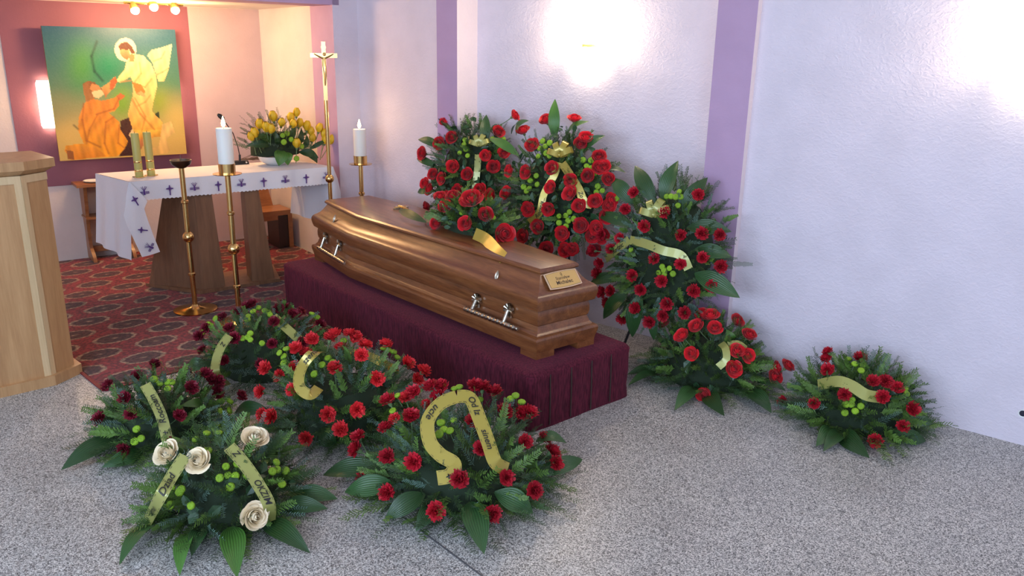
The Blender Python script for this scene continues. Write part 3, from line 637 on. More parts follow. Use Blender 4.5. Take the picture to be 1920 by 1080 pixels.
# ------------------------------------------------------------------ credence table and bench
p = gz(190, 492); r = thing('credence_table', 'small wooden side table with curved legs behind the altar', 'table', (p.x, p.y, 0), ab)
ch = .60
mb = MB(); mb.box((-.10, -.02, ch-.02), (.30, .30, ch)); part('top', mb, 'benchwood', r, 0)
for a in (-.04, .24):
    mb = MB()
    pr = [(.03, .01), (.05, .06), (.015, .14), (.03, .30), (.05, .42), (.035, .58)]
    mb.rings([[(a-.012, .14-w-.06*(z < .1), z), (a+.012, .14-w-.06*(z < .1), z), (a+.012, .14+w+.06*(z < .1), z), (a-.012, .14+w+.06*(z < .1), z)] for w, z in [(.10, .008), (.09, .04), (.06, .10), (.045, .2), (.06, .32), (.09, .44), (.11, .55), (.12, .58)]]); part('leg', mb, 'benchwood', r)
mb = MB(); mb.box((-.04, .12, .06), (.24, .16, .10)); part('stretcher', mb, 'benchwood', r, 0)
mb = MB(); mb.box((-.06, .02, .33), (.26, .26, .345)); part('shelf', mb, 'benchwood', r, 0)
q = alt(0, 0); pl_ = thing('plate', 'white plate on the small side table behind the altar', 'plate', (p.x + DB.x*.04 - NB.x*.1, p.y + DB.y*.04 - NB.y*.1, ch+.001))
mb = MB(); mb.lathe([(.001, 0), (.05, 0), (.075, .01), (.073, .012), (.05, .004), (.001, .004)], seg=26); part('dish', mb, 'white', pl_)
cr = thing('cruet', 'small glass cruet on the lower shelf of the side table', 'cruet', (p.x + DB.x*.06 - NB.x*.06, p.y + DB.y*.06 - NB.y*.06, .3455))
mb = MB(); mb.lathe([(.001, 0), (.024, 0), (.028, .03), (.014, .06), (.01, .08), (.016, .09), (.001, .09)], seg=18); part('body', mb, 'glass', cr)
mb = MB(); mb.sphere((0, 0, .10), .009, 10, 6); part('stopper', mb, 'glass', cr)

bb = gz(538, 468); bb -= DB*.05; r = thing('bench', 'brown wooden bench with sloping back beside the recess wall', 'bench', (bb.x, bb.y, 0), ab)
mb = MB(); mb.box((-.20, .02, .285), (.12, .28, .325)); part('seat', mb, 'benchwood', r, 0)
mb = MB(); mb.prism([(-.12, .27), (.06, .27), (.06, .30), (-.12, .30)], .325, .58, 0, [(-.10, .33), (.02, .33), (.02, .36), (-.10, .36)]); part('backrest', mb, 'benchwood', r, 0)
for a in (0, .085):
    mb = MB(); mb.box((a, .02, .01), (a+.035, .27, .285)); part('side_panel', mb, 'darkwood' if a == 0 else 'benchwood', r, 0)
mb = MB(); mb.box((.035, .03, .02), (.085, .05, .28)); part('front_board', mb, 'darkwood', r, 0)
mb = MB(); mb.box((-.2, .02, .25), (.0, .05, .285)); part('apron', mb, 'benchwood', r, 0)

# ------------------------------------------------------------------ catafalque and coffin
O = gz(1003, 806); pa = math.radians(-49.13)
E1 = -Vector((math.cos(pa), math.sin(pa), 0)); E2 = Vector((-math.sin(pa), math.cos(pa), 0))
def pf(a, b, z=0): return O + E1*a + E2*b + Vector((0, 0, z))
TZ = .27
root = thing('catafalque', 'low platform draped in burgundy velvet under the coffin', 'platform', O, math.atan2(E1.y, E1.x))   # local x = E1, local -y = E2
mb = MB(); R_ = .035
def rrect(x0, x1, y0, y1, r, z, wob=0):
    pts = []
    for cx, cy, a0 in ((x1-r, y1-r, 0), (x0+r, y1-r, 90), (x0+r, y0+r, 180), (x1-r, y0+r, 270)):
        for k in range(5): a = math.radians(a0 + 22.5*k); pts.append((cx + r*math.cos(a), cy + r*math.sin(a), z))
    out = []; n = len(pts)
    for i in range(n):
        p, q = Vector(pts[i]), Vector(pts[(i+1) % n]); m = 1 if i % 5 < 4 else (92 if i in (4, 14) else 24)
        for k in range(m):
            v = p.lerp(q, k/m); out.append(v)
    return out
x0, x1, y0, y1 = -.015, 2.40, -.61, .045
rs = []
for z, ins in ((0.0, .0), (.06, .004), (.14, .0), (.22, .003), (TZ-.022, .0), (TZ-.008, .008), (TZ-.001, .022), (TZ, .05)):
    rg = rrect(x0+ins, x1-ins, y0+ins, y1-ins, R_, z)
    for i, v in enumerate(rg):
        if z < TZ-.03: c = Vector(((x0+x1)/2, (y0+y1)/2, 0)); dd = Vector((v.x-c.x, v.y-c.y, 0)).normalized(); v += dd*(.0012*math.sin(i*1.1) + .002*math.sin(i*.37+z*20))*(1-z/TZ*.6)
    rs.append(rg)
mb.rings(rs); part('velvet_drape', mb, 'velvet', root, 60)
for k, yy in enumerate((-.46, -.33, -.20, -.07)):
    mb = MB(); mb.tube([(x0-.004, yy, .012), (x0-.003, yy, .14), (x0+.001, yy, TZ-.02)], .0035, 6); part('seam', mb, 'darkwood', root, label='dark vertical seam')

FC = pf(.10, .277, TZ); HCN = pf(2.32, .375, TZ); ca_ang = math.atan2((HCN-FC).y, (HCN-FC).x); CLN = 2.222
coffin = thing('coffin', 'polished brown wooden coffin with silver handles on the burgundy platform', 'coffin', FC, ca_ang)   # local +y = side towards the viewer
WF, WBK, WH, XB = .182, .285, .225, 1.61
def outline(ins, z):
    k = ins
    return [Vector((k, WF-k, z)), Vector((XB, WBK-k, z)), Vector((CLN-k, WH-k, z)), Vector((CLN-k, -(WH-k), z)), Vector((XB, -(WBK-k), z)), Vector((k, -(WF-k), z))]
def loft(levels): 
    mb = MB(); mb.rings([outline(i, z) for i, z in levels]); return mb
part('plinth', loft([(.004, .03), (0, .05), (-.007, .075), (-.008, .090), (-.004, .100), (.008, .105)]), 'coffin', coffin, 25)
for (x, y) in ((0, WF), (0, -WF), (CLN, WH), (CLN, -WH)):
    sx = 1 if x == 0 else -1; sy = 1 if y > 0 else -1; mb = MB()
    sl = ((WBK-WF)/XB if x == 0 else -(WBK-WH)/(CLN-XB))*.1*sy*sx
    mb.prism([(x+sx*.004, y-sy*.004), (x+sx*.11, y-sy*.004+sl*(1 if x == 0 else -1)), (x+sx*.11, y-sy*.11), (x+sx*.004, y-sy*.11)], 0, .031); part('foot', mb, 'coffin', coffin, 0)
part('base_moulding', loft([(.012, .105), (.016, .112), (.022, .118), (.030, .140), (.032, .145)]), 'coffin', coffin, 25)
part('case', loft([(.034, .143), (.028, .150), (.024, .17), (.024, .195), (.028, .215), (.032, .222)]), 'coffin', coffin, 25)
part('lid', loft([(.014, .221), (.008, .225), (.002, .245), (-.002, .265), (-.001, .280), (.004, .292), (.014, .302), (.026, .308), (.042, .320), (.056, .337), (.068, .356), (.078, .372)]), 'coffin', coffin, 25)
part('lid_cap', loft([(.078, .371), (.068, .376), (.064, .382), (.066, .390), (.074, .398), (.082, .400)]), 'coffin', coffin, 25)
# fittings on the near side
def side_frame(x0_, y0_, x1_, y1_):
    a = Vector((x0_, y0_, 0)); t = (Vector((x1_, y1_, 0))-a).normalized(); n = Vector((-t.y, t.x, 0)); n = n if n.y > 0 else -n
    return a, t, n
def on_side(fr, x, y, off):      # pixel -> local point on the side plane moved out by off
    a, t, n = fr; m = Matrix.Translation(FC) @ Matrix.Rotation(ca_ang, 4, 'Z')
    return m.inverted() @ onplane(x, y, m @ (a + n*off), (m.to_3x3() @ n))
f_foot = side_frame(0, WF-.024, XB, WBK-.024); f_head = side_frame(XB, WBK-.024, CLN, WH-.024)
def handle(fr, p0, p1, b0, b1):
    a, t, n = fr; A, B_ = on_side(fr, *p0, .045), on_side(fr, *p1, .045)
    zz = (A.z+B_.z)/2; A.z = B_.z = zz
    h = part('handle', MB_bar(A, B_), 'silver', coffin)
    for b in (b0, b1):
        c = on_side(fr, *b, .004); up = Vector((0, 0, 1)); mb = MB()
        mb.obox(c + n*.004, t*.013, n*.006, up*.026)
        for k in range(7):
            an = math.radians(-15+35*k); d = t*math.cos(an) + up*math.sin(an); mb.tube([c + up*.012 + d*.008 + n*.006, c + up*.012 + d*.03 + n*.008], [.004, .008], 8)
        mb.tube([c + n*.012 + up*.012, Vector((c.x, c.y, 0)) + n*.041 + up*(zz)], .010, 10); part('bracket', mb, 'silver', h)
def MB_bar(A, B_):
    mb = MB(); L = (B_-A).length; n = 60; pts = []; rad = []
    for i in range(n+1):
        t = i/n; pts.append(A.lerp(B_, t)); rad.append(.0115 + .0022*math.sin(i*1.5) if .03 < t < .97 else .011)
    for q in (0, n): rad[q] = .008
    mb.tube(pts, rad, 12)
    for t in (.16, .84): p = A.lerp(B_, t); d = (B_-A).normalized()*.014; mb.tube([p-d, p, p+d], [.010, .0145, .010], 12)
    return mb
handle(f_foot, (870, 579), (971, 616), (896, 566), (956, 585))
handle(f_head, (596, 464), (646, 493), (612, 448), (638, 462))
def lid_screw(fr, x, y):
    a, t, n = fr; c = on_side(fr, x, y, -.012); up = (Vector((0, 0, 1)) - n*.35).normalized(); nn = (n + Vector((0, 0, .35))).normalized(); mb = MB(); c = c + nn*.01
    mb.tube([c - t*.028 - up*.018, c - t*.012 - up*.006, c - up*.016, c + t*.012 - up*.006, c + t*.028 - up*.02, c - up*.026, c - t*.028 - up*.018], .003, 6)
    for sg in (-1, 1): mb.tube([c - up*.008, c + t*sg*.009 + up*.012, c + t*sg*.008 + up*.03, c + up*.042], .0028, 6)
    mb.tube([c - up*.01, c + up*.044], [.005, .002], 8); part('lid_screw', mb, 'silver', coffin)
lid_screw(f_foot, 932, 525); lid_screw(f_head, 628, 416)
# name plate on the foot end (end slope of the lid)
e0, e1_ = Vector((.014, 0, .302)), Vector((.078, 0, .372)); eu = (e1_-e0).normalized(); en = Vector((-eu.z, 0, eu.x)); ey = Vector((0, 1, 0))
pc = (e0+e1_)/2 + en*.004 + ey*(.0)
pr = thing('name_plate', 'gold name plate with rounded sides on the end of the coffin', 'name plate', FC, ca_ang)
def plate_out(sx, sy, k):
    pts = []
    for i in range(9): a = -1+2*i/8; pts.append((a*sx*(.93+.07*(1)), -sy*(1-.12*a*a)))
    for i in range(9): a = 1-2*i/8; pts.append((a*sx, sy*(1-.12*a*a)))
    return pts
def plate(sx, sy, h0, h1, name, mat):
    mb = MB(); pts = plate_out(sx, sy, 0); n = len(pts)
    vs = [pc + ey*(-x) + eu*y + en*h for h in (h0, h1) for x, y in pts]
    mb.add(vs, [tuple(range(n)), tuple(range(n, 2*n))] + [(i, (i+1) % n, n+(i+1) % n, n+i) for i in range(n)]); return part(name, mb, mat, pr, 0)
plate(.096, .044, 0, .004, 'rim', 'plaquerim'); plate(.090, .039, .004, .0048, 'border_line', 'darkwood'); plate(.0885, .0378, .0048, .0052, 'face', 'plaqueface')
def text_mesh(txt, size, bold=0, shear=0, spacing=1.0):
    cu = bpy.data.curves.new('lettering', 'FONT'); cu.body = txt; cu.size = size; cu.align_x = 'CENTER'; cu.align_y = 'CENTER'; cu.offset = bold; cu.shear = shear; cu.resolution_u = 3; cu.space_character = spacing
    o = bpy.data.objects.new('lettering', cu); COL.objects.link(o); dg = bpy.context.evaluated_depsgraph_get()
    me = bpy.data.meshes.new_from_object(o.evaluated_get(dg)); bpy.data.objects.remove(o); bpy.data.curves.remove(cu); return me
def letter_on_plate(txt, size, cy, bold=0, sp=1.0):
    me = text_mesh(txt, size, bold, 0, sp)
    for v in me.vertices: v.co = pc + ey*(-v.co.x) + eu*(v.co.y + cy) + en*.0056
    me.materials.clear(); me.materials.append(MT['darkwood']); link('lettering', me, pr)
letter_on_plate('Stanisław', .0215, .0065, .0002, 1.05); letter_on_plate('Michalec', .0265, -.0155, .0005, 1.05); letter_on_plate('Ś.P.', .009, .0185)
mb = MB()
for d1, d2 in ((.006, 0), (0, .008)):
    pass
for a, b_ in (((0, .033), (.005, .027)), ((.005, .027), (0, .021)), ((0, .021), (-.005, .027)), ((-.005, .027), (0, .033))):
    mb.tube([pc + ey*-a[0] + eu*a[1] + en*.0056, pc + ey*-b_[0] + eu*b_[1] + en*.0056], .0007, 4)
part('emblem', mb, 'darkwood', pr)
# small crucifix lying on the lid
cp = gz(757, 393, TZ+.402); cr = thing('lid_crucifix', 'small gilt crucifix lying flat on the coffin lid', 'crucifix', cp, ca_ang)
mb = MB(); mb.box((-.09, -.008, 0), (.10, .008, .007)); mb.box((.03, -.05, 0), (.046, .05, .007)); part('cross', mb, 'silver', cr, 0)
mb = MB(); mb.tube([(.045, 0, .012), (0, .002, .014), (-.05, 0, .011)], [.007, .009, .004], 8)
for sg in (-1, 1): mb.tube([(.036, 0, .012), (.04, sg*.04, .011)], [.005, .003], 8)
mb.sphere((.056, 0, .014), .009, 10, 6); part('corpus', mb, 'brass', cr)

# ------------------------------------------------------------------ flowers: shared meshes
def petal(mb, base, out, up, side, w, h, cup, curl, nu=4, nv=4, frill=0, rnd=random, mi=0):
    P = []
    for j in range(nv+1):
        t = j/nv; row = []
        for i in range(nu+1):
            s = 2*i/nu-1; ww = w*math.sin(math.pi*(.18+.62*t)) if frill == 0 else w*(.25+.75*t)
            o = cup*math.sin(t*math.pi*.6) - cup*.5*s*s*t + curl*t*t*t
            f = frill*t*t*(rnd.uniform(-1, 1)) if frill else 0
            row.append(base + up*(h*t + (f if j == nv else f*.4) - (.12*h*s*s*t if frill == 0 else .0)) + side*(ww*s) + out*(o + (f*.8)))
        P.append(row)
    mb.grid(P, mi)
Z = Vector((0, 0, 1))
def make_rose(seed, mats, open_=1.0):
    rn = random.Random(seed); mb = MB()
    mb.sphere((0, 0, .014), .006, 8, 6, 0, (1, 1, 2))
    for ring, (n, R, h, span, fl) in enumerate(((2, .0045, .034, 215, .0), (3, .0085, .0345, 155, .0), (3, .0125, .034, 150, .001), (4, .0165, .0325, 118, .004), (5, .0205, .029, 100, .009), (5, .0235, .0235, 92, .0145))):
        a0 = rn.uniform(0, 6.28)
        for k in range(n):
            a = a0 + 2*math.pi*k/n + rn.uniform(-.15, .15); hh = h*rn.uniform(.93, 1.05); f_ = fl*open_*rn.uniform(.7, 1.3); P = []
            for j in range(6):
                t = j/5; row = []
                for i in range(7):
                    q = 2*i/6-1; an = a + math.radians(span/2)*q
                    r = R*(.25+.75*math.sin(math.pi/2*min(1, t*1.5+.05)))*(1+.13*q) - ((.85, .75, .6, .25, 0, 0)[ring]*R*max(0, t-.5)) + f_*t**3*(1-.35*q*q)
                    z = hh*(t - .10*(t**4)*f_*60*(1-q*q))*(1-.20*q*q*t)
                    row.append(Vector((r*math.cos(an), r*math.sin(an), z)))
                P.append(row)
            mb.grid(P)
    return mb.mesh('rose', mats, 70)
def make_carn(seed, mats):
    rn = random.Random(seed); mb = MB()
    for ring, (n, tl0, h) in enumerate(((5, .12, .026), (7, .42, .028), (9, .80, .029), (10, 1.15, .028), (9, 1.45, .025))):
        for k in range(n):
            a = 2*math.pi*(k+.5*(ring % 2))/n + rn.uniform(-.25, .25); o = Vector((math.cos(a), math.sin(a), 0)); s = Vector((-o.y, o.x, 0)); tl = tl0*rn.uniform(.85, 1.15)
            petal(mb, Z*.004, Z if tl > 1 else o, (Z*math.cos(tl) + o*math.sin(tl)).normalized(), (s + Z*rn.uniform(-.25, .25)).normalized(), .0125, h*rn.uniform(.85, 1.1), .002, 0, 5, 3, .0055, rn)
    return mb.mesh('carnation', mats, 50)
def make_button(seed):
    rn = random.Random(seed); mb = MB(); rs = []
    for r, z in ((.0005, -.006), (.009, -.005), (.0135, -.001), (.0145, .003), (.0125, .007), (.008, .0088), (.003, .008), (.0005, .0075)):
        rs.append([(r*math.cos(2*math.pi*i/12)*(1+rn.uniform(-.05, .05)), r*math.sin(2*math.pi*i/12)*(1+rn.uniform(-.05, .05)), z+rn.uniform(-.0006, .0006)) for i in range(12)])
    mb.rings(rs); return mb.mesh('chrysanthemum', 'lime', 60)
def make_tulip(seed):
    rn = random.Random(seed); mb = MB()
    for k in range(6):
        a = 2*math.pi*k/6; o = Vector((math.cos(a), math.sin(a), 0)); s = Vector((-o.y, o.x, 0)); P = []; ins = .9 if k % 2 else 1.0
        for j in range(7):
            t = j/6; r = (.022*math.sin(math.pi*min(1, .12+.72*t))+.001)*ins; w = .019*math.sin(math.pi*(.12+.84*t)); P.append([o*r*(1-.25*q*q) + s*w*q + Z*(.058*t) for q in (-1, -.5, 0, .5, 1)])
        mb.grid(P)
    return mb.mesh('tulip', 'yellow', 70)
def make_stem(L, r=.0022, calyx=True):
    mb = MB(); mb.tube([(0, 0, .003), (.002, 0, -L*.5), (0, .003, -L)], r, 6)
    if calyx: mb.lathe([(.002, -.014), (.006, -.012), (.0085, .0), (.0105, .008), (.002, .006)], seg=8)
    return mb.mesh('stem', 'stem', 60)
FL = {}
for k, mat in (('rose', 'rose'), ('cream', 'cream')): FL[k] = [make_rose(s, mat, .8 if k == 'rose' else .9) for s in (1, 2, 3)]
for k in ('coral', 'crimson', 'maroon'): FL[k] = [make_carn(s, k) for s in (4, 5, 6)]
FL['lime'] = [make_button(s) for s in (7, 8)]; FL['tulip'] = [make_tulip(9)]
ST = {'long': make_stem(.10), 'short': make_stem(.05), 'thin': make_stem(.045, .0014, False)}
NAMES = dict(rose='rose', cream='rose', coral='carnation', crimson='carnation', maroon='carnation', lime='chrysanthemum', tulip='tulip')
SIZE = dict(rose=1.08, cream=1.3, coral=1.0, crimson=1.0, maroon=.98, lime=1.0, tulip=1.0)

class Arr:      # a dome of flowers: centre, three axes (right, depth/up, normal), radii
    def __init__(s, name, label, cat, base, c, ax, rad, group=None):
        s.root = thing(name, label, cat, base, 0, group); s.base = Vector(base); s.c = Vector(c); s.ax = [Vector(a).normalized() for a in ax]; s.rad = rad
    def hit(s, x, y, k=1.0):
        d = ray(x, y); o = CAM - s.c
        O_ = Vector([o.dot(a)/(r*k) for a, r in zip(s.ax, s.rad)]); D_ = Vector([d.dot(a)/(r*k) for a, r in zip(s.ax, s.rad)])
        A, B_, C_ = D_.dot(D_), 2*O_.dot(D_), O_.dot(O_)-1; q = B_*B_-4*A*C_
        t = (-B_-math.sqrt(q))/(2*A) if q > 0 else -B_/(2*A)
        return CAM + d*t
    def tang(s, x, y):      # place on the plane that touches the front shoulder of the dome
        h = CAM - s.c; h.z = 0; n = (h.normalized()*.75 + Z*.66).normalized()
        sup = math.sqrt(sum((r*n.dot(a))**2 for a, r in zip(s.ax, s.rad)))
        return onplane(x, y, s.c + n*(sup*1.06), n)
    def nrm(s, P):
        v = P - s.c; n = Vector((0, 0, 0))
        for a, r in zip(s.ax, s.rad): n += a*(v.dot(a)/(r*r))
        return n.normalized()
    def L(s, P): return P - s.base
    def flower(s, kind, x, y, size=1.0, k=1.0, stem='long', zmin=.03):
        P = s.hit(x, y, k*1.04); P.z = max(P.z, zmin)
        dq = (P-PW).dot(NW); P += NW*max(0, (.03 if (P-PW).dot(DW) > s2a else WM+.03)-dq) if s.base.y < 5.3 else Vector((0, 0, 0))
        n = s.nrm(P); n = (n*.75 + (CAM-P).normalized()*.45 + Vector((random.uniform(-.35, .35), random.uniform(-.35, .35), random.uniform(-.1, .35)))).normalized()
        if kind == 'tulip': n = (s.nrm(P)*.45 + Z + Vector((random.uniform(-.25, .25), 0, 0))).normalized()
        q = n.to_track_quat('Z', 'Y') @ Quaternion((0, 0, 1), random.uniform(0, 6.28))
        o = link(NAMES[kind], random.choice(FL[kind]), s.root, s.L(P) - n*.008, q, size*SIZE[kind]*random.uniform(.92, 1.1))
        if stem: link('stem', ST[stem], o)
        return o
    def leaf(s, tip, base, w=.045, mat='leaf', tipz=None, kb=.8, kt=1.0, plane=None, bend=.03, name='leaf'):
        B_ = s.hit(*base, kb)
        if tipz is not None: T = gz(*tip, tipz)
        elif plane is not None: T = onplane(*tip, plane[0], plane[1])
        else: T = s.hit(*tip, kt)
        B_.z = max(B_.z, .012)
        ax = T-B_; L = ax.length; t = ax.normalized(); n = (s.nrm(B_.lerp(T, .5))*.6 + (CAM-T).normalized()*.5 + Z*.3); n = (n - t*n.dot(t)).normalized(); sd_ = t.cross(n)
        P = []
        for j in range(13):
            v = j/12; ww = w*.82*(math.sin(math.pi*v**.85)**.9 if 0 < v < 1 else 0) + (.004 if j == 0 else .0004)
            cpt = B_ + ax*v + n*(bend*math.sin(math.pi*v))
            P.append([cpt + sd_*(ww*q) + n*(.22*ww*abs(q)) for q in (-1, -.5, 0, .5, 1)])
        mb = MB(); mb.grid([[s.L(q) for q in r] for r in P], 0); return part(name, mb, mat, s.root, 80)
    def foliage(s, n, mats=('fir', 'blue', 'thuja'), mix=(.6, .15, .25), L=(.08, .14), skirt=0, skirt_k=1.0, lo=-.1, roseleaf=0, kr=(.62, .90)):
        mb = MB(); rn = random.Random(sum(map(ord, s.root.name))*7 + n)
        def sprig(p, d, nn, ln, mi):
            tw = p + s.base + d.normalized()*ln; dq = (tw-PW).dot(NW); sq = (tw-PW).dot(DW); lim = .02 if sq > s2b+.12 else (pd+.02 if sq > s2a else WM+.02)
            d = d.normalized() + (NW*(1.1*max(0, lim-dq)/ln) if s.base.y < 5.3 else Vector((0, 0, 0)))
            d = d.normalized(); nn = (nn - d*nn.dot(d)); nn = nn.normalized() if nn.length > 1e-3 else d.orthogonal().normalized(); sdv = d.cross(nn)
            k = 17 if mi != 1 else 14; bend = rn.uniform(-.25, .1)
            vs = []; fs = []
            def cpt(t): return p + d*(ln*t) + nn*(bend*ln*t*t)
            # stem
            a, b_ = cpt(0), cpt(1); w = .0014
            vs += [a + sdv*w, a - sdv*w, b_]; fs.append((0, 1, 2))
            for i in range(k):
                t = .08 + .9*i/(k-1); q = cpt(t); le = ln*((.21 if mi != 2 else .27)*(1-t*.6))*rn.uniform(.7, 1.25)
                for sg in (-1, 1):
                    dd = (d*.75 + sdv*sg*.85 + nn*rn.uniform(-.25, .45)).normalized(); e = nn.cross(dd).normalized()*(.0015 if mi == 0 else .0026 if mi == 2 else .0019)
                    o = len(vs); vs += [q - e*.6, q + e*.6, q + dd*le*.65 + e, q + dd*le, q + dd*le*.65 - e]; fs.append((o, o+1, o+2, o+3, o+4))
            mb.add(vs, fs, mi)
        for i in range(int(n*1.7)):
            a = rn.uniform(0, 2*math.pi); zc = rn.uniform(lo, 1); rr = math.sqrt(max(0, 1-zc*zc)); k = rn.uniform(*kr)
            loc = s.c + s.ax[0]*(s.rad[0]*rr*math.cos(a)*k) + s.ax[1]*(s.rad[1]*rr*math.sin(a)*k) + s.ax[2]*(s.rad[2]*zc*k)
            loc.z = max(loc.z, .015); nn = s.nrm(loc)
            d = (nn*rn.uniform(.25, .9) + Vector((rn.uniform(-1, 1), rn.uniform(-1, 1), rn.uniform(-.5, .6)))*.7 + (loc-s.c).normalized()*.5)
            if loc.z < .06: d.z = abs(d.z)*.3
            u = rn.random(); mi = 0 if u < mix[0] else 1 if u < mix[0]+mix[1] else 2
            sprig(s.L(loc), d, nn, rn.uniform(*L), mi)
        skirt = int(skirt*1.5)
        for i in range(skirt):
            a = 2*math.pi*(i+rn.random())/skirt; k = rn.uniform(.6, .9)*skirt_k
            dirv = s.ax[0]*(s.rad[0]*math.cos(a)) + s.ax[1]*(s.rad[1]*math.sin(a)); loc = s.c + dirv*k - s.ax[2]*(s.rad[2]*.1); 
            if abs(s.ax[2].z) > .9: loc.z = rn.uniform(.012, .045)
            d = dirv.normalized() + Vector((rn.uniform(-.5, .5), rn.uniform(-.5, .5), rn.uniform(-.05, .12))); 
            if abs(s.ax[2].z) > .9 and loc.z + d.normalized().z*.2 < .01: d.z = .03
            sprig(s.L(loc), d, s.ax[2], rn.uniform(L[0]*1.2, L[1]*1.45), 0 if rn.random() < .8 else 2)
        for i in range(roseleaf):
            a = rn.uniform(0, 2*math.pi); zc = rn.uniform(0, 1); rr = math.sqrt(1-zc*zc); k = rn.uniform(.85, 1.0)
            loc = s.c + s.ax[0]*(s.rad[0]*rr*math.cos(a)*k) + s.ax[1]*(s.rad[1]*rr*math.sin(a)*k) + s.ax[2]*(s.rad[2]*zc*k); nn = s.nrm(loc)
            d = Vector((rn.uniform(-1, 1), rn.uniform(-1, 1), rn.uniform(-1, 1))); d = (d - nn*d.dot(nn)*.6).normalized(); sdv = d.cross(nn).normalized(); ln = rn.uniform(.035, .06); p = s.L(loc); w = ln*.33
            up = nn*(.12*ln)
            mb.add([p, p + d*ln*.35 + sdv*w + up, p + d*ln*.75 + sdv*w*.7 + up, p + d*ln, p + d*ln*.75 - sdv*w*.7 + up, p + d*ln*.35 - sdv*w + up, p + d*ln*.5], [(0, 1, 6), (1, 2, 6), (2, 3, 6), (3, 4, 6), (4, 5, 6), (5, 0, 6)], 3)
        for i, v in enumerate(mb.v):
            w = Vector(v) + s.base; dq = (w-PW).dot(NW); lim = .012 if (w-PW).dot(DW) > s2b else (pd+.01 if (w-PW).dot(DW) > s2a else WM+.012)
            if dq < lim and s.base.y < 5.3: w += NW*(lim-dq); mb.v[i] = tuple(w - s.base)
        o = part('conifer_foliage', mb, list(mats) + ['roseleaf'], s.root, 0); o['kind'] = 'stuff'
        # dark moss body, its colour standing in for shade between the sprigs
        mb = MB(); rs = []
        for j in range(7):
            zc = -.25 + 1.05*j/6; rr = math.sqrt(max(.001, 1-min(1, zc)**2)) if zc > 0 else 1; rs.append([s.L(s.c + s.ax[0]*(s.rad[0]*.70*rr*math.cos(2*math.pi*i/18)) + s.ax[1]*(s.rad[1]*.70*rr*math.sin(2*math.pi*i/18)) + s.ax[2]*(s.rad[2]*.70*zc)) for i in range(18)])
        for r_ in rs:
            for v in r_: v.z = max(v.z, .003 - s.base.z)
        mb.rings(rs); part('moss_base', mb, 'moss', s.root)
    def ribbon(s, pts, w=.03, mat='goldrib', text=None, tpos=.5, tsize=.028, ks=None, flip=False, name='ribbon', marks=True):
        C_ = []
        for i, p in enumerate(pts):
            k = ks[i] if ks else 1.05
            q = p.copy() if isinstance(p, Vector) else s.tang(p[0], p[1]) if k is None else s.hit(p[0], p[1], k); q.z = max(q.z, .012); C_.append(q)
        # catmull-rom
        def cr(i, t):
            p0, p1, p2, p3 = C_[max(i-1, 0)], C_[i], C_[min(i+1, len(C_)-1)], C_[min(i+2, len(C_)-1)]
            return .5*((2*p1) + (p2-p0)*t + (2*p0-5*p1+4*p2-p3)*t*t + (3*p1-p0-3*p2+p3)*t*t*t)
        cs = [cr(i, t/10) for i in range(len(C_)-1) for t in range(10)] + [C_[-1]]
        fr = []
        for i, p in enumerate(cs):
            t = (cs[min(i+1, len(cs)-1)] - cs[max(i-1, 0)]).normalized(); n = (s.nrm(p)*.5 + (CAM-p).normalized()*.8); n = (n - t*n.dot(t)).normalized(); fr.append((p, t, n, t.cross(n)))
        mb = MB(); mb.grid([[s.L(p + sd_*(w/2*q) + n*.0 ) for q in (-1, 0, 1)] for p, t, n, sd_ in fr]); rb = part(name, mb, mat, s.root, 80)
        ln = [0]
        for a, b_ in zip(cs, cs[1:]): ln.append(ln[-1] + (b_-a).length)
        def at(u):
            u = max(0, min(ln[-1]*.999, u)); i = max(0, min(len(ln)-2, int(np.searchsorted(ln, u))-1)); t = (u-ln[i])/(ln[i+1]-ln[i]); a, b_ = fr[i], fr[i+1]
            return [x.lerp(y, t) for x, y in zip(a, b_)]
        if text:
            for tx, tp in (text if isinstance(text, list) else [(text, tpos)]):
                me = text_mesh(tx, tsize, .0004, .25); sg = -1 if flip else 1
                for v in me.vertices:
                    p, t, n, sd_ = at(tp*ln[-1] + sg*v.co.x); v.co = s.L(p - sd_*(sg*v.co.y) + n*.004)
                me.materials.clear(); me.materials.append(MT['ink']); link('lettering', me, rb)
        if marks:
            mb = MB(); rn = random.Random(5); k = int(ln[-1]/.022)
            for i in range(k):
                for sg in (-1, 1):
                    if rn.random() < .25: continue
                    p, t, n, sd_ = at((i+.5)*.022); c = s.L(p + sd_*(sg*w*.42) + n*.0012); e = t*.006; f = sd_*.0009
                    mb.add([c-e-f, c+e-f*.4, c+e+f*.4, c-e+f], [(0, 1, 2, 3)])
            if mb.v: part('edge_print', mb, 'ink', rb, 0)['kind'] = 'stuff'
        return rb
    def bow(s, x, y, size=.05, mat='goldrib', k=1.05):
        P = s.hit(x, y, k); n = (s.nrm(P) + (CAM-P).normalized()).normalized(); r_ = cR; u_ = n.cross(r_).normalized(); r_ = u_.cross(n)
        mb = MB(); mb.sphere(s.L(P + n*.01), size*.2, 10, 6)
        for an in (20, 65, 115, 160):
            d = r_*math.cos(math.radians(an)) - u_*math.sin(math.radians(an)) if False else r_*math.cos(math.radians(an)) + (Z - n*Z.dot(n)).normalized()*math.sin(math.radians(an)); e = d.cross(n)
            pts = []
            for j in range(9):
                t = 2*math.pi*j/8; pts.append(P + d*(size*.55*(1-math.cos(t))) + n*(size*.3*math.sin(t)+.01))
            mb.grid([[s.L(q + e*(size*.24*sg)) for sg in (-1, 1)] for q in pts])
        part('bow', mb, mat, s.root, 80)

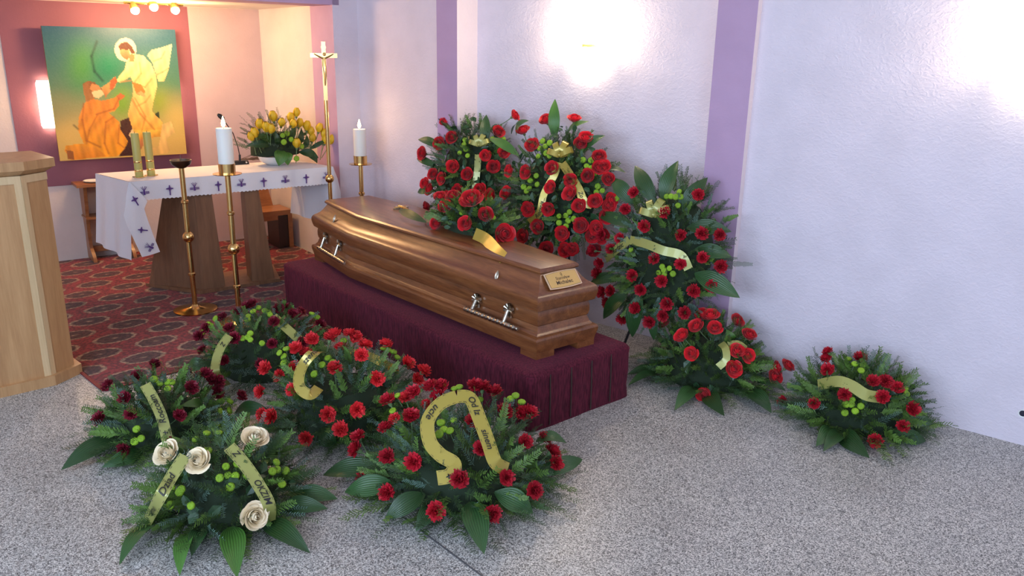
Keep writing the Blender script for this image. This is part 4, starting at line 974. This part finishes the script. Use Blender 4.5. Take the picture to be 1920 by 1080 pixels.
def crop(x0, y0, k): return lambda pts: [(x0 + k*a, y0 + k*b_) for a, b_ in pts]
c5 = crop(740, 180, 480/1620); c6 = crop(1080, 290, 400/1080); c7 = crop(1160, 560, 1/3); c1 = crop(100, 680, 560/1512); c2 = crop(600, 680, 520/1478); c3c = crop(340, 560, 500/1920); c3b = crop(380, 60, .25)
def many(A, kind, pts, **kw):
    for p in pts: A.flower(kind, *p, **kw)
X3, Y3 = Vector((1, 0, 0)), Vector((0, 1, 0))
def floor_arr(name, label, cat, px, r, h, **kw):
    b_ = gz(*px); ax = (DW, NW, Z) if 'ry' in kw else (X3, Y3, Z)
    return Arr(name, label, cat, (b_.x, b_.y, 0), (b_.x, b_.y, .03), ax, (r, r*kw.get('ry', 1), h))
G1 = None
# white-rose arrangement, front left
A = floor_arr('flower_arrangement', 'low funeral arrangement with four cream roses and lime buttons, nearest the viewer', 'flower arrangement', (430, 950), .24, .24)
many(A, 'cream', c1([(585, 465), (742, 500), (1015, 395), (1010, 775)]), k=1.08)
many(A, 'lime', c1([(778, 350), (840, 345), (717, 383), (782, 440), (875, 523), (935, 507), (840, 583), (885, 567), (925, 570), (983, 567), (897, 628), (592, 637), (637, 655), (645, 640), (587, 720), (692, 725), (1135, 500), (1112, 547), (1138, 540), (1178, 545), (1160, 610)]), stem='thin')
for t, b_, w in (((335, 1025), (540, 830), .04), ((640, 1078), (700, 850), .036), ((930, 1090), (900, 830), .05), ((1300, 965), (1060, 820), .045), ((1440, 690), (1200, 690), .045), ((1390, 740), (1150, 740), .04)):
    A.leaf(c1([t])[0], c1([b_])[0], w, 'leafb' if t[0] in (640, 930) else 'leaf', tipz=.012)
A.leaf(*c1([(985, 915), (960, 830)]), w=.028); A.leaf(*c1([(700, 980), (760, 850)]), w=.035, tipz=.02)
A.foliage(210, mix=(.55, .15, .3), skirt=46, roseleaf=30)
A.ribbon(c1([(668, 470), (600, 575), (535, 690), (468, 830)]), .042, 'limerib', [('Dziad', .27), ('emu', .62)], ks=(None, None, None, 1.1), tsize=.034, flip=True)
A.ribbon(c1([(890, 425), (965, 510), (1040, 620), (1092, 720), (1095, 805)]), .042, 'limerib', [('Z', .1), ('OKZIM', .58)], ks=(None, None, None, None, 1.06), tsize=.030)

# maroon carnations, left
B_arr = floor_arr('flower_arrangement', 'dark maroon carnation arrangement with olive ribbon at the left edge of the carpet', 'flower arrangement', (310, 815), .235, .22)
many(B_arr, 'maroon', c1([(278, 120), (363, 180), (395, 260), (237, 285), (425, 70), (638, 268), (697, 130), (668, 50), (735, 70), (835, 95), (830, 150), (515, 10), (358, 440), (590, 412), (950, 170), (770, 60), (800, 90)]), k=1.05)
many(B_arr, 'lime', c1([(510, 80), (540, 100), (575, 95), (602, 95), (578, 127), (855, 190), (898, 190), (850, 243), (898, 240), (910, 278), (868, 297), (832, 313), (418, 333), (443, 382), (410, 398)]), stem='thin', size=1.1)
B_arr.leaf(*c1([(38, 545), (330, 385)]), w=.05, tipz=.012); B_arr.leaf(*c1([(245, 530), (450, 455)]), w=.04, tipz=.02); B_arr.leaf(*c1([(640, 220), (765, 235)]), w=.03, mat='leafb')
B_arr.foliage(200, mix=(.55, .25, .2), skirt=40)
B_arr.ribbon(c1([(465, 110), (510, 190), (550, 280), (578, 395)]), .042, 'limerib', [('Roccoam', .47), ('+', .88)], ks=(None, None, None, 1.08), tsize=.034, flip=True)

# maroon carnations, behind
Cc = floor_arr('flower_arrangement', 'dark maroon carnation arrangement standing behind the coral one by the platform corner', 'flower arrangement', (500, 690), .30, .27)
many(Cc, 'maroon', c3c([(470, 60), (410, 95), (295, 135), (345, 218), (383, 285), (152, 372), (310, 445), (655, 325), (668, 168), (700, 75), (760, 65), (830, 115), (800, 110), (1000, 185), (180, 215), (130, 270), (575, 470), (510, 40), (860, 95), (870, 320)]), k=1.02)
many(Cc, 'lime', c3c([(553, 60), (515, 85), (600, 80), (480, 120), (475, 145), (190, 185), (208, 193), (240, 140), (140, 225), (148, 250), (440, 282), (495, 247), (480, 275), (495, 292), (942, 100), (960, 120), (985, 130), (583, 318), (630, 95), (640, 110)]), stem='thin', size=1.1)
Cc.foliage(230, mix=(.6, .25, .15), skirt=30)
Cc.ribbon(c3c([(345, 265), (285, 350), (250, 450), (250, 540), (330, 625)]), .042, 'limerib', [('Z', .15)], ks=(None, None, None, None, 1.02), tsize=.03)
Cc.ribbon(c3c([(660, 125), (760, 215), (850, 295), (930, 355)]), .045, 'limerib', ks=(1.03, 1.03, 1.03, 1.0), marks=False)
Cc.leaf(*c3c([(40, 500), (200, 480)]), w=.045, tipz=.02)

# coral carnations, centre
D = floor_arr('flower_arrangement', 'bright coral red carnation arrangement with looped gold ribbon beside the velvet platform', 'flower arrangement', (650, 790), .31, .27)
many(D, 'coral', c3c([(940, 297), (825, 360), (1105, 262), (1070, 290), (1215, 260), (1255, 285), (1148, 355), (1325, 340), (1295, 412), (1470, 335), (1625, 465), (1740, 525), (1700, 585), (895, 395), (820, 497), (605, 505), (710, 560), (808, 660), (1105, 507), (1405, 580), (572, 675), (600, 835), (650, 850), (1055, 835), (1265, 800), (1150, 945), (900, 1005)]), k=1.05, size=1.12)
many(D, 'lime', c3c([(755, 352), (700, 385), (732, 410), (735, 455), (1010, 470), (1055, 420), (1090, 450), (953, 538), (1490, 360), (1530, 375), (1455, 350), (1560, 415), (1170, 295)]), stem='thin', size=1.15)
D.foliage(260, mix=(.6, .22, .18), skirt=50)
D.ribbon(c3c([(1030, 390), (960, 385), (880, 470), (845, 570), (860, 650), (930, 690), (990, 640)]), .045, 'goldrib', [('szemu', .52)], ks=(1.05, None, None, None, None, None, 1.05), tsize=.034, flip=True)
D.ribbon(c3c([(1190, 385), (1300, 395), (1420, 445), (1565, 520)]), .042, 'goldrib', ks=(1.0, 1.05, 1.05, 1.0))
for t, b_ in (((1120, 1060), (1000, 960)), ((560, 930), (700, 900)), ((380, 830), (620, 800))): D.leaf(*c3c([t, b_]), w=.045, tipz=.015)

# crimson carnations with the big gold loop, front centre
E_ = floor_arr('flower_arrangement', 'round crimson carnation arrangement with tall gold ribbon loop in front of the platform', 'flower arrangement', (865, 905), .335, .25)
many(E_, 'crimson', c2([(500, 165), (365, 205), (590, 130), (650, 130), (625, 190), (825, 125), (865, 135), (930, 160), (485, 290), (350, 350), (205, 395), (195, 465), (360, 502), (500, 530), (228, 620), (360, 692), (618, 790), (745, 622), (860, 460), (818, 318), (918, 803), (992, 613), (1140, 680), (1093, 423), (983, 265), (1070, 275), (1115, 265), (1195, 405), (1232, 475), (1255, 535)]), k=1.03, size=1.08)
many(E_, 'coral', c2([(455, 190), (570, 225), (400, 300)]), k=.98, size=.9)
many(E_, 'lime', c2([(408, 168), (385, 250), (660, 110), (715, 130), (742, 122), (798, 165), (853, 190), (1015, 187), (1042, 170), (1075, 203), (715, 300), (690, 357), (657, 350), (632, 378), (645, 315)]), stem='thin', size=1.1)
for t, b_, w in (((875, 1022), (800, 740), .055), ((1135, 800), (930, 690), .05), ((345, 840), (560, 700), .045), ((510, 900), (610, 780), .04), ((15, 600), (330, 560), .05), ((1400, 515), (1150, 600), .04), ((1315, 430), (1150, 420), .035), ((130, 690), (400, 650), .05)):
    E_.leaf(*c2([t, b_]), w=w, tipz=.02 if t[1] > 480 else None)
E_.foliage(260, mix=(.55, .25, .2), skirt=70, skirt_k=1.05)
E_.ribbon(c2([(625, 615), (690, 600), (715, 540), (640, 490), (585, 420), (575, 310), (640, 220), (730, 180)]), .05, 'goldrib', [('+', .1), ('ucie', .75)], ks=(None,)*8, tsize=.036, flip=True)
E_.ribbon(c2([(730, 180), (800, 190), (850, 300), (895, 420), (935, 530), (1000, 570)]), .05, 'goldrib', [('Od Iz', .22), ('sinem', .58)], ks=(None, None, None, None, None, 1.05), tsize=.032)

# right: red roses at the wall, and the yellow-ribboned carnations
F_ = floor_arr('flower_arrangement', 'red rose arrangement on the floor below the carnation wreath', 'flower arrangement', (1320, 712), .29, .30, ry=.8)
many(F_, 'rose', c7([(270, 135), (440, 160), (475, 95), (515, 105), (540, 168), (362, 215), (412, 308), (660, 132), (728, 212), (722, 320), (640, 397), (482, 537), (870, 440), (878, 392), (945, 385), (665, 300)]), k=1.03, size=1.1)
for t, b_, w, tz in (((315, 628), (430, 500), .045, .015), ((595, 660), (490, 560), .05, .012), ((48, 428), (220, 430), .035, .02), ((52, 490), (240, 460), .035, .02), ((860, 645), (700, 560), .055, .015), ((940, 520), (780, 470), .03, .03)): F_.leaf(*c7([t, b_]), w=w, tipz=tz)
F_.leaf(*c7([(605, 170), (610, 240)]), w=.035, mat='leafb')
F_.foliage(200, mix=(.6, .1, .3), skirt=44, roseleaf=60)
F_.ribbon(c7([(560, 385), (605, 340), (600, 280), (575, 250)]), .035, 'limerib', ks=(1.05, 1.1, 1.1, 1.0), marks=False); F_.ribbon(c7([(615, 262), (670, 255), (715, 285)]), .035, 'limerib', [('ocz', .5)], ks=(1.0, 1.05, 1.03), tsize=.026)
G_ = floor_arr('flower_arrangement', 'dark red carnation arrangement with plain yellow ribbon, rightmost on the floor', 'flower arrangement', (1600, 788), .28, .24, ry=.85)
many(G_, 'crimson', c7([(1178, 300), (1170, 340), (1177, 403), (1360, 335), (1432, 467), (1500, 468), (1565, 502), (1487, 555), (1100, 590), (920, 608), (1270, 540), (1650, 620), (1597, 717), (1445, 797)]), k=1.03)
many(G_, 'lime', c7([(1292, 333), (1330, 362), (1375, 368), (1365, 400), (1605, 465), (1612, 500), (1625, 530), (1278, 592), (1310, 567), (1307, 592), (1362, 605), (1270, 640), (1332, 630)]), stem='thin', size=1.1)
for t, b_, w, tz in (((1412, 897), (1250, 770), .05, .015), ((1770, 695), (1560, 700), .03, .03), ((1110, 830), (1220, 750), .05, .015), ((1150, 860), (1250, 800), .04, .012), ((1730, 800), (1520, 760), .04, .012)): G_.leaf(*c7([t, b_]), w=w, tipz=tz)
G_.foliage(210, mix=(.55, .15, .3), skirt=50, skirt_k=1.05)
G_.ribbon(c7([(1120, 485), (1230, 465), (1310, 490), (1390, 540), (1470, 555)]), .05, 'limerib', ks=(1.05, 1.15, 1.15, 1.12, 1.05), marks=False)

# standing wreaths on easels along the wall
def easel_wreath(label, cpx, off, rx, rz, ry, tilt, group=None):
    c = onplane(*cpx, PW + NW*off, NW); n = (NW + Z*tilt).normalized(); up = (Z - n*Z.dot(n)).normalized()
    base = Vector((c.x, c.y, 0)); A = Arr('standing_wreath', label, 'wreath', base, c, (DW, up, n), (rx, rz, ry), group)
    top = c + up*(rz*.6) - n*.03
    feet = []
    for sg, back in ((-1, 0), (1, 0), (0, 1)):
        ft = Vector((c.x, c.y, .004)) + DW*(sg*.20) + (NW*.10 if not back else -NW*min(.12, off-WM-.03))
        mb = MB(); mb.tube([A.L(top), A.L(ft)], .007, 8); part('easel_leg', mb, 'blackm', A.root)
    zz = .5; mb = MB(); mb.tube([A.L(top.lerp(Vector((c.x, c.y, 0)) - DW*.2 + NW*.1, .62)), A.L(top.lerp(Vector((c.x, c.y, 0)) + DW*.2 + NW*.1, .62))], .005, 8); part('easel_rail', mb, 'blackm', A.root)
    return A, (c + n*.03, n)
WR, plR = easel_wreath('large red rose wreath with gold bow on an easel behind the coffin foot', (1045, 362), .16, .36, .37, .14, .25)
many(WR, 'rose', c5([(815, 228), (872, 315), (962, 160), (1137, 155), (1175, 305), (1210, 270), (733, 475), (840, 483), (1000, 460), (1113, 540), (1225, 507), (1290, 390), (1325, 450), (1288, 457), (1350, 528), (990, 582), (1115, 622), (1170, 697), (1270, 667), (715, 620), (617, 627), (850, 715), (973, 715), (913, 828), (1063, 870), (1183, 822), (1340, 757), (818, 885), (1130, 965), (963, 965), (1272, 830), (1308, 880), (1350, 690), (1245, 880), (1255, 965), (690, 800), (1365, 660), (1085, 975)]), k=1.03, size=1.12)
many(WR, 'lime', c5([(932, 283), (980, 295), (915, 328), (950, 318), (957, 360), (905, 378), (978, 378), (895, 503), (858, 532), (898, 558), (815, 573), (850, 583), (832, 598), (1190, 403), (1240, 405), (1215, 440), (1240, 455), (1260, 410), (1265, 485), (1285, 570), (1275, 610), (1315, 597), (1105, 733), (1080, 757), (1037, 760), (1097, 788), (1130, 775), (1040, 803), (1085, 823), (1143, 797)]), stem='thin', size=1.15)
for t, b_, w, m_ in (((1015, 18), (1015, 270), .04, 'leafb'), ((1232, 160), (1080, 270), .035, 'leafb'), ((1332, 250), (1170, 360), .04, 'leaf'), ((1462, 485), (1320, 500), .03, 'leaf'), ((850, 155), (770, 250), .03, 'leaf'), ((598, 268), (785, 378), .035, 'leafb')): WR.leaf(*c5([t, b_]), w=w, mat=m_, plane=plR)
WR.foliage(240, mix=(.7, .1, .2), skirt=26, L=(.06, .11), roseleaf=150)
WR.bow(*c5([(1045, 375)])[0], .07); WR.ribbon(c5([(1035, 420), (1010, 500), (945, 620), (915, 740), (850, 800)]), .04, 'goldrib', [('Rocznia', .72)], ks=(1.08,)*5, tsize=.032, flip=True)
WR.ribbon(c5([(1060, 425), (1110, 500), (1165, 590), (1200, 670), (1250, 690)]), .045, 'goldrib', [('Zo', .7)], ks=(1.08, 1.1, 1.1, 1.06, 1.0), tsize=.03)
WL, plL = easel_wreath('red rose wreath with olive bow on an easel behind the middle of the coffin', (880, 318), .06, .30, .32, .12, .25)
many(WL, 'rose', c5([(325, 167), (367, 265), (288, 300), (185, 365), (370, 450), (250, 497), (307, 522), (197, 555), (230, 597), (462, 497), (403, 597), (578, 378), (650, 230), (752, 128), (690, 362), (627, 450), (540, 592), (215, 700), (350, 640), (600, 690)]), k=1.03, size=1.12)
many(WL, 'lime', c5([(443, 275), (480, 290), (437, 305), (450, 335), (410, 357), (460, 375), (448, 592), (620, 270), (690, 270)]), stem='thin', size=1.15)
for t, b_, w in (((270, 122), (400, 240), .045), ((148, 275), (300, 330), .035), ((140, 395), (270, 450), .03), ((580, 118), (570, 310), .04), ((850, 155), (740, 240), .03), ((145, 610), (260, 600), .03)): WL.leaf(*c5([t, b_]), w=w, plane=plL)
WL.foliage(210, mix=(.75, .1, .15), skirt=30, L=(.06, .115), roseleaf=120)
WL.bow(*c5([(535, 310)])[0], .06, 'limerib'); WL.ribbon(c5([(528, 370), (522, 470), (510, 570), (500, 640)]), .04, 'limerib', ks=(1.08,)*4)
W3, pl3 = easel_wreath('crimson carnation wreath with olive bow on an easel against the purple pilaster', (1252, 478), .22, .335, .43, .13, .25)
many(W3, 'crimson', c6([(295, 195), (250, 278), (155, 310), (225, 425), (345, 365), (448, 293), (620, 205), (130, 405), (98, 370), (178, 478), (530, 410), (637, 400), (727, 407), (398, 528), (530, 555), (640, 522), (733, 565), (287, 612), (435, 640), (327, 683), (178, 690), (135, 697), (158, 748), (303, 778), (460, 755), (597, 690), (687, 665), (550, 800), (375, 848), (440, 815), (122, 550), (110, 600), (85, 485), (235, 832)]), k=1.03, size=1.08)
many(W3, 'lime', c6([(520, 185), (480, 210), (505, 212), (530, 212), (517, 255), (458, 210), (435, 567), (445, 585), (470, 575), (415, 598), (445, 607), (490, 602), (275, 480), (225, 205), (205, 220)]), stem='thin', size=1.1)
for t, b_, w in (((298, 55), (400, 250), .05), ((518, 30), (440, 240), .05), ((667, 115), (540, 290), .05), ((183, 118), (290, 250), .05), ((788, 390), (560, 370), .05), ((830, 725), (600, 600), .06), ((285, 925), (330, 700), .055), ((138, 832), (270, 690), .05), ((70, 655), (220, 620), .04), ((790, 520), (600, 480), .045), ((100, 300), (300, 370), .04), ((395, 940), (400, 780), .03)): W3.leaf(*c6([t, b_]), w=w, plane=pl3)
W3.foliage(270, mix=(.55, .3, .15), skirt=28, L=(.06, .11))
W3.bow(*c6([(395, 305)])[0], .075, 'limerib'); W3.ribbon(c6([(150, 530), (205, 480), (270, 430)]), .042, 'limerib', [('Rodzic', .62)], ks=(1.05, 1.1, 1.12), tsize=.034)
W3.ribbon(c6([(272, 432), (350, 450), (440, 485), (530, 510), (570, 580)]), .045, 'limerib', ks=(1.12, 1.2, 1.2, 1.12, 1.02), marks=False)

# bouquet on the coffin lid
lc = gz(885, 432, TZ+.40); T_ = Arr('coffin_bouquet', 'red rose and thuja spray with gold ribbon lying on the coffin lid', 'bouquet', (lc.x, lc.y, TZ+.401), (lc.x, lc.y, TZ+.41), (E1, E2, Z), (.25, .15, .15))
many(T_, 'rose', c5([(490, 668), (685, 882)]), k=1.05, size=1.6, zmin=.7); many(T_, 'rose', c5([(325, 705), (570, 755), (450, 810), (290, 645), (268, 825), (370, 640)]), k=1.0, size=1.1, zmin=.7)
many(T_, 'lime', c5([(425, 735), (625, 765)]), stem='thin', zmin=.7)
_f = T_.foliage
def lidleaf(t, b_, w, mat='leaf'): T_.leaf(*c5([t, b_]), w=w, mat=mat, tipz=TZ+.415)
lidleaf((25, 725), (200, 800), .03); lidleaf((190, 770), (330, 810), .035)
T_.foliage(120, mix=(.35, .2, .45), L=(.07, .13), lo=.15, roseleaf=30)
T_.ribbon([gz(*q, z) for q, z in zip(c5([(505, 870), (575, 905), (640, 975), (690, 1025)]), (TZ+.44, TZ+.43, TZ+.412, TZ+.395))], .06, 'goldrib', marks=False)

# tulips in a white bowl on the altar
bw = alt(1.11, .29, AZ+.001); TU = Arr('tulip_bowl', 'yellow tulips and green leaves in a white bowl on the altar', 'flower bowl', bw, bw + Vector((0, 0, .11)), (DB, NB, Z), (.25, .17, .21))
mb = MB(); mb.lathe([(.001, 0), (.06, 0), (.11, .03), (.125, .065), (.118, .065), (.10, .035), (.001, .02)], seg=28); part('bowl', mb, 'white', TU.root)
many(TU, 'tulip', c3b([(425, 715), (533, 660), (480, 740), (512, 750), (590, 700), (657, 665), (703, 625), (673, 710), (722, 705), (780, 730), (810, 765), (870, 742), (820, 815), (908, 785), (705, 858), (370, 805), (398, 780), (915, 830), (955, 830)]), zmin=AZ+.05, size=1.15)
many(TU, 'lime', c3b([(635, 760), (665, 805), (600, 775), (745, 855), (610, 825), (705, 950)]), zmin=AZ+.05, stem=None, size=1.4)
for t, b_, w in (((325, 855), (520, 850), .035), ((370, 770), (530, 830), .03), ((570, 1005), (590, 880), .06), ((640, 1000), (610, 900), .05), ((870, 945), (720, 900), .04), ((860, 985), (780, 920), .035), ((930, 810), (800, 880), .02), ((480, 680), (560, 820), .02), ((690, 700), (650, 830), .025), ((780, 770), (740, 880), .03), ((540, 740), (560, 850), .025), ((740, 720), (700, 860), .03)): TU.leaf(*c3b([t, b_]), w=w, mat='leafb' if b_[0] % 20 else 'leaf', kb=.6, name='tulip_leaf')
TU.foliage(50, mix=(.8, .1, .1), L=(.08, .14), lo=0)
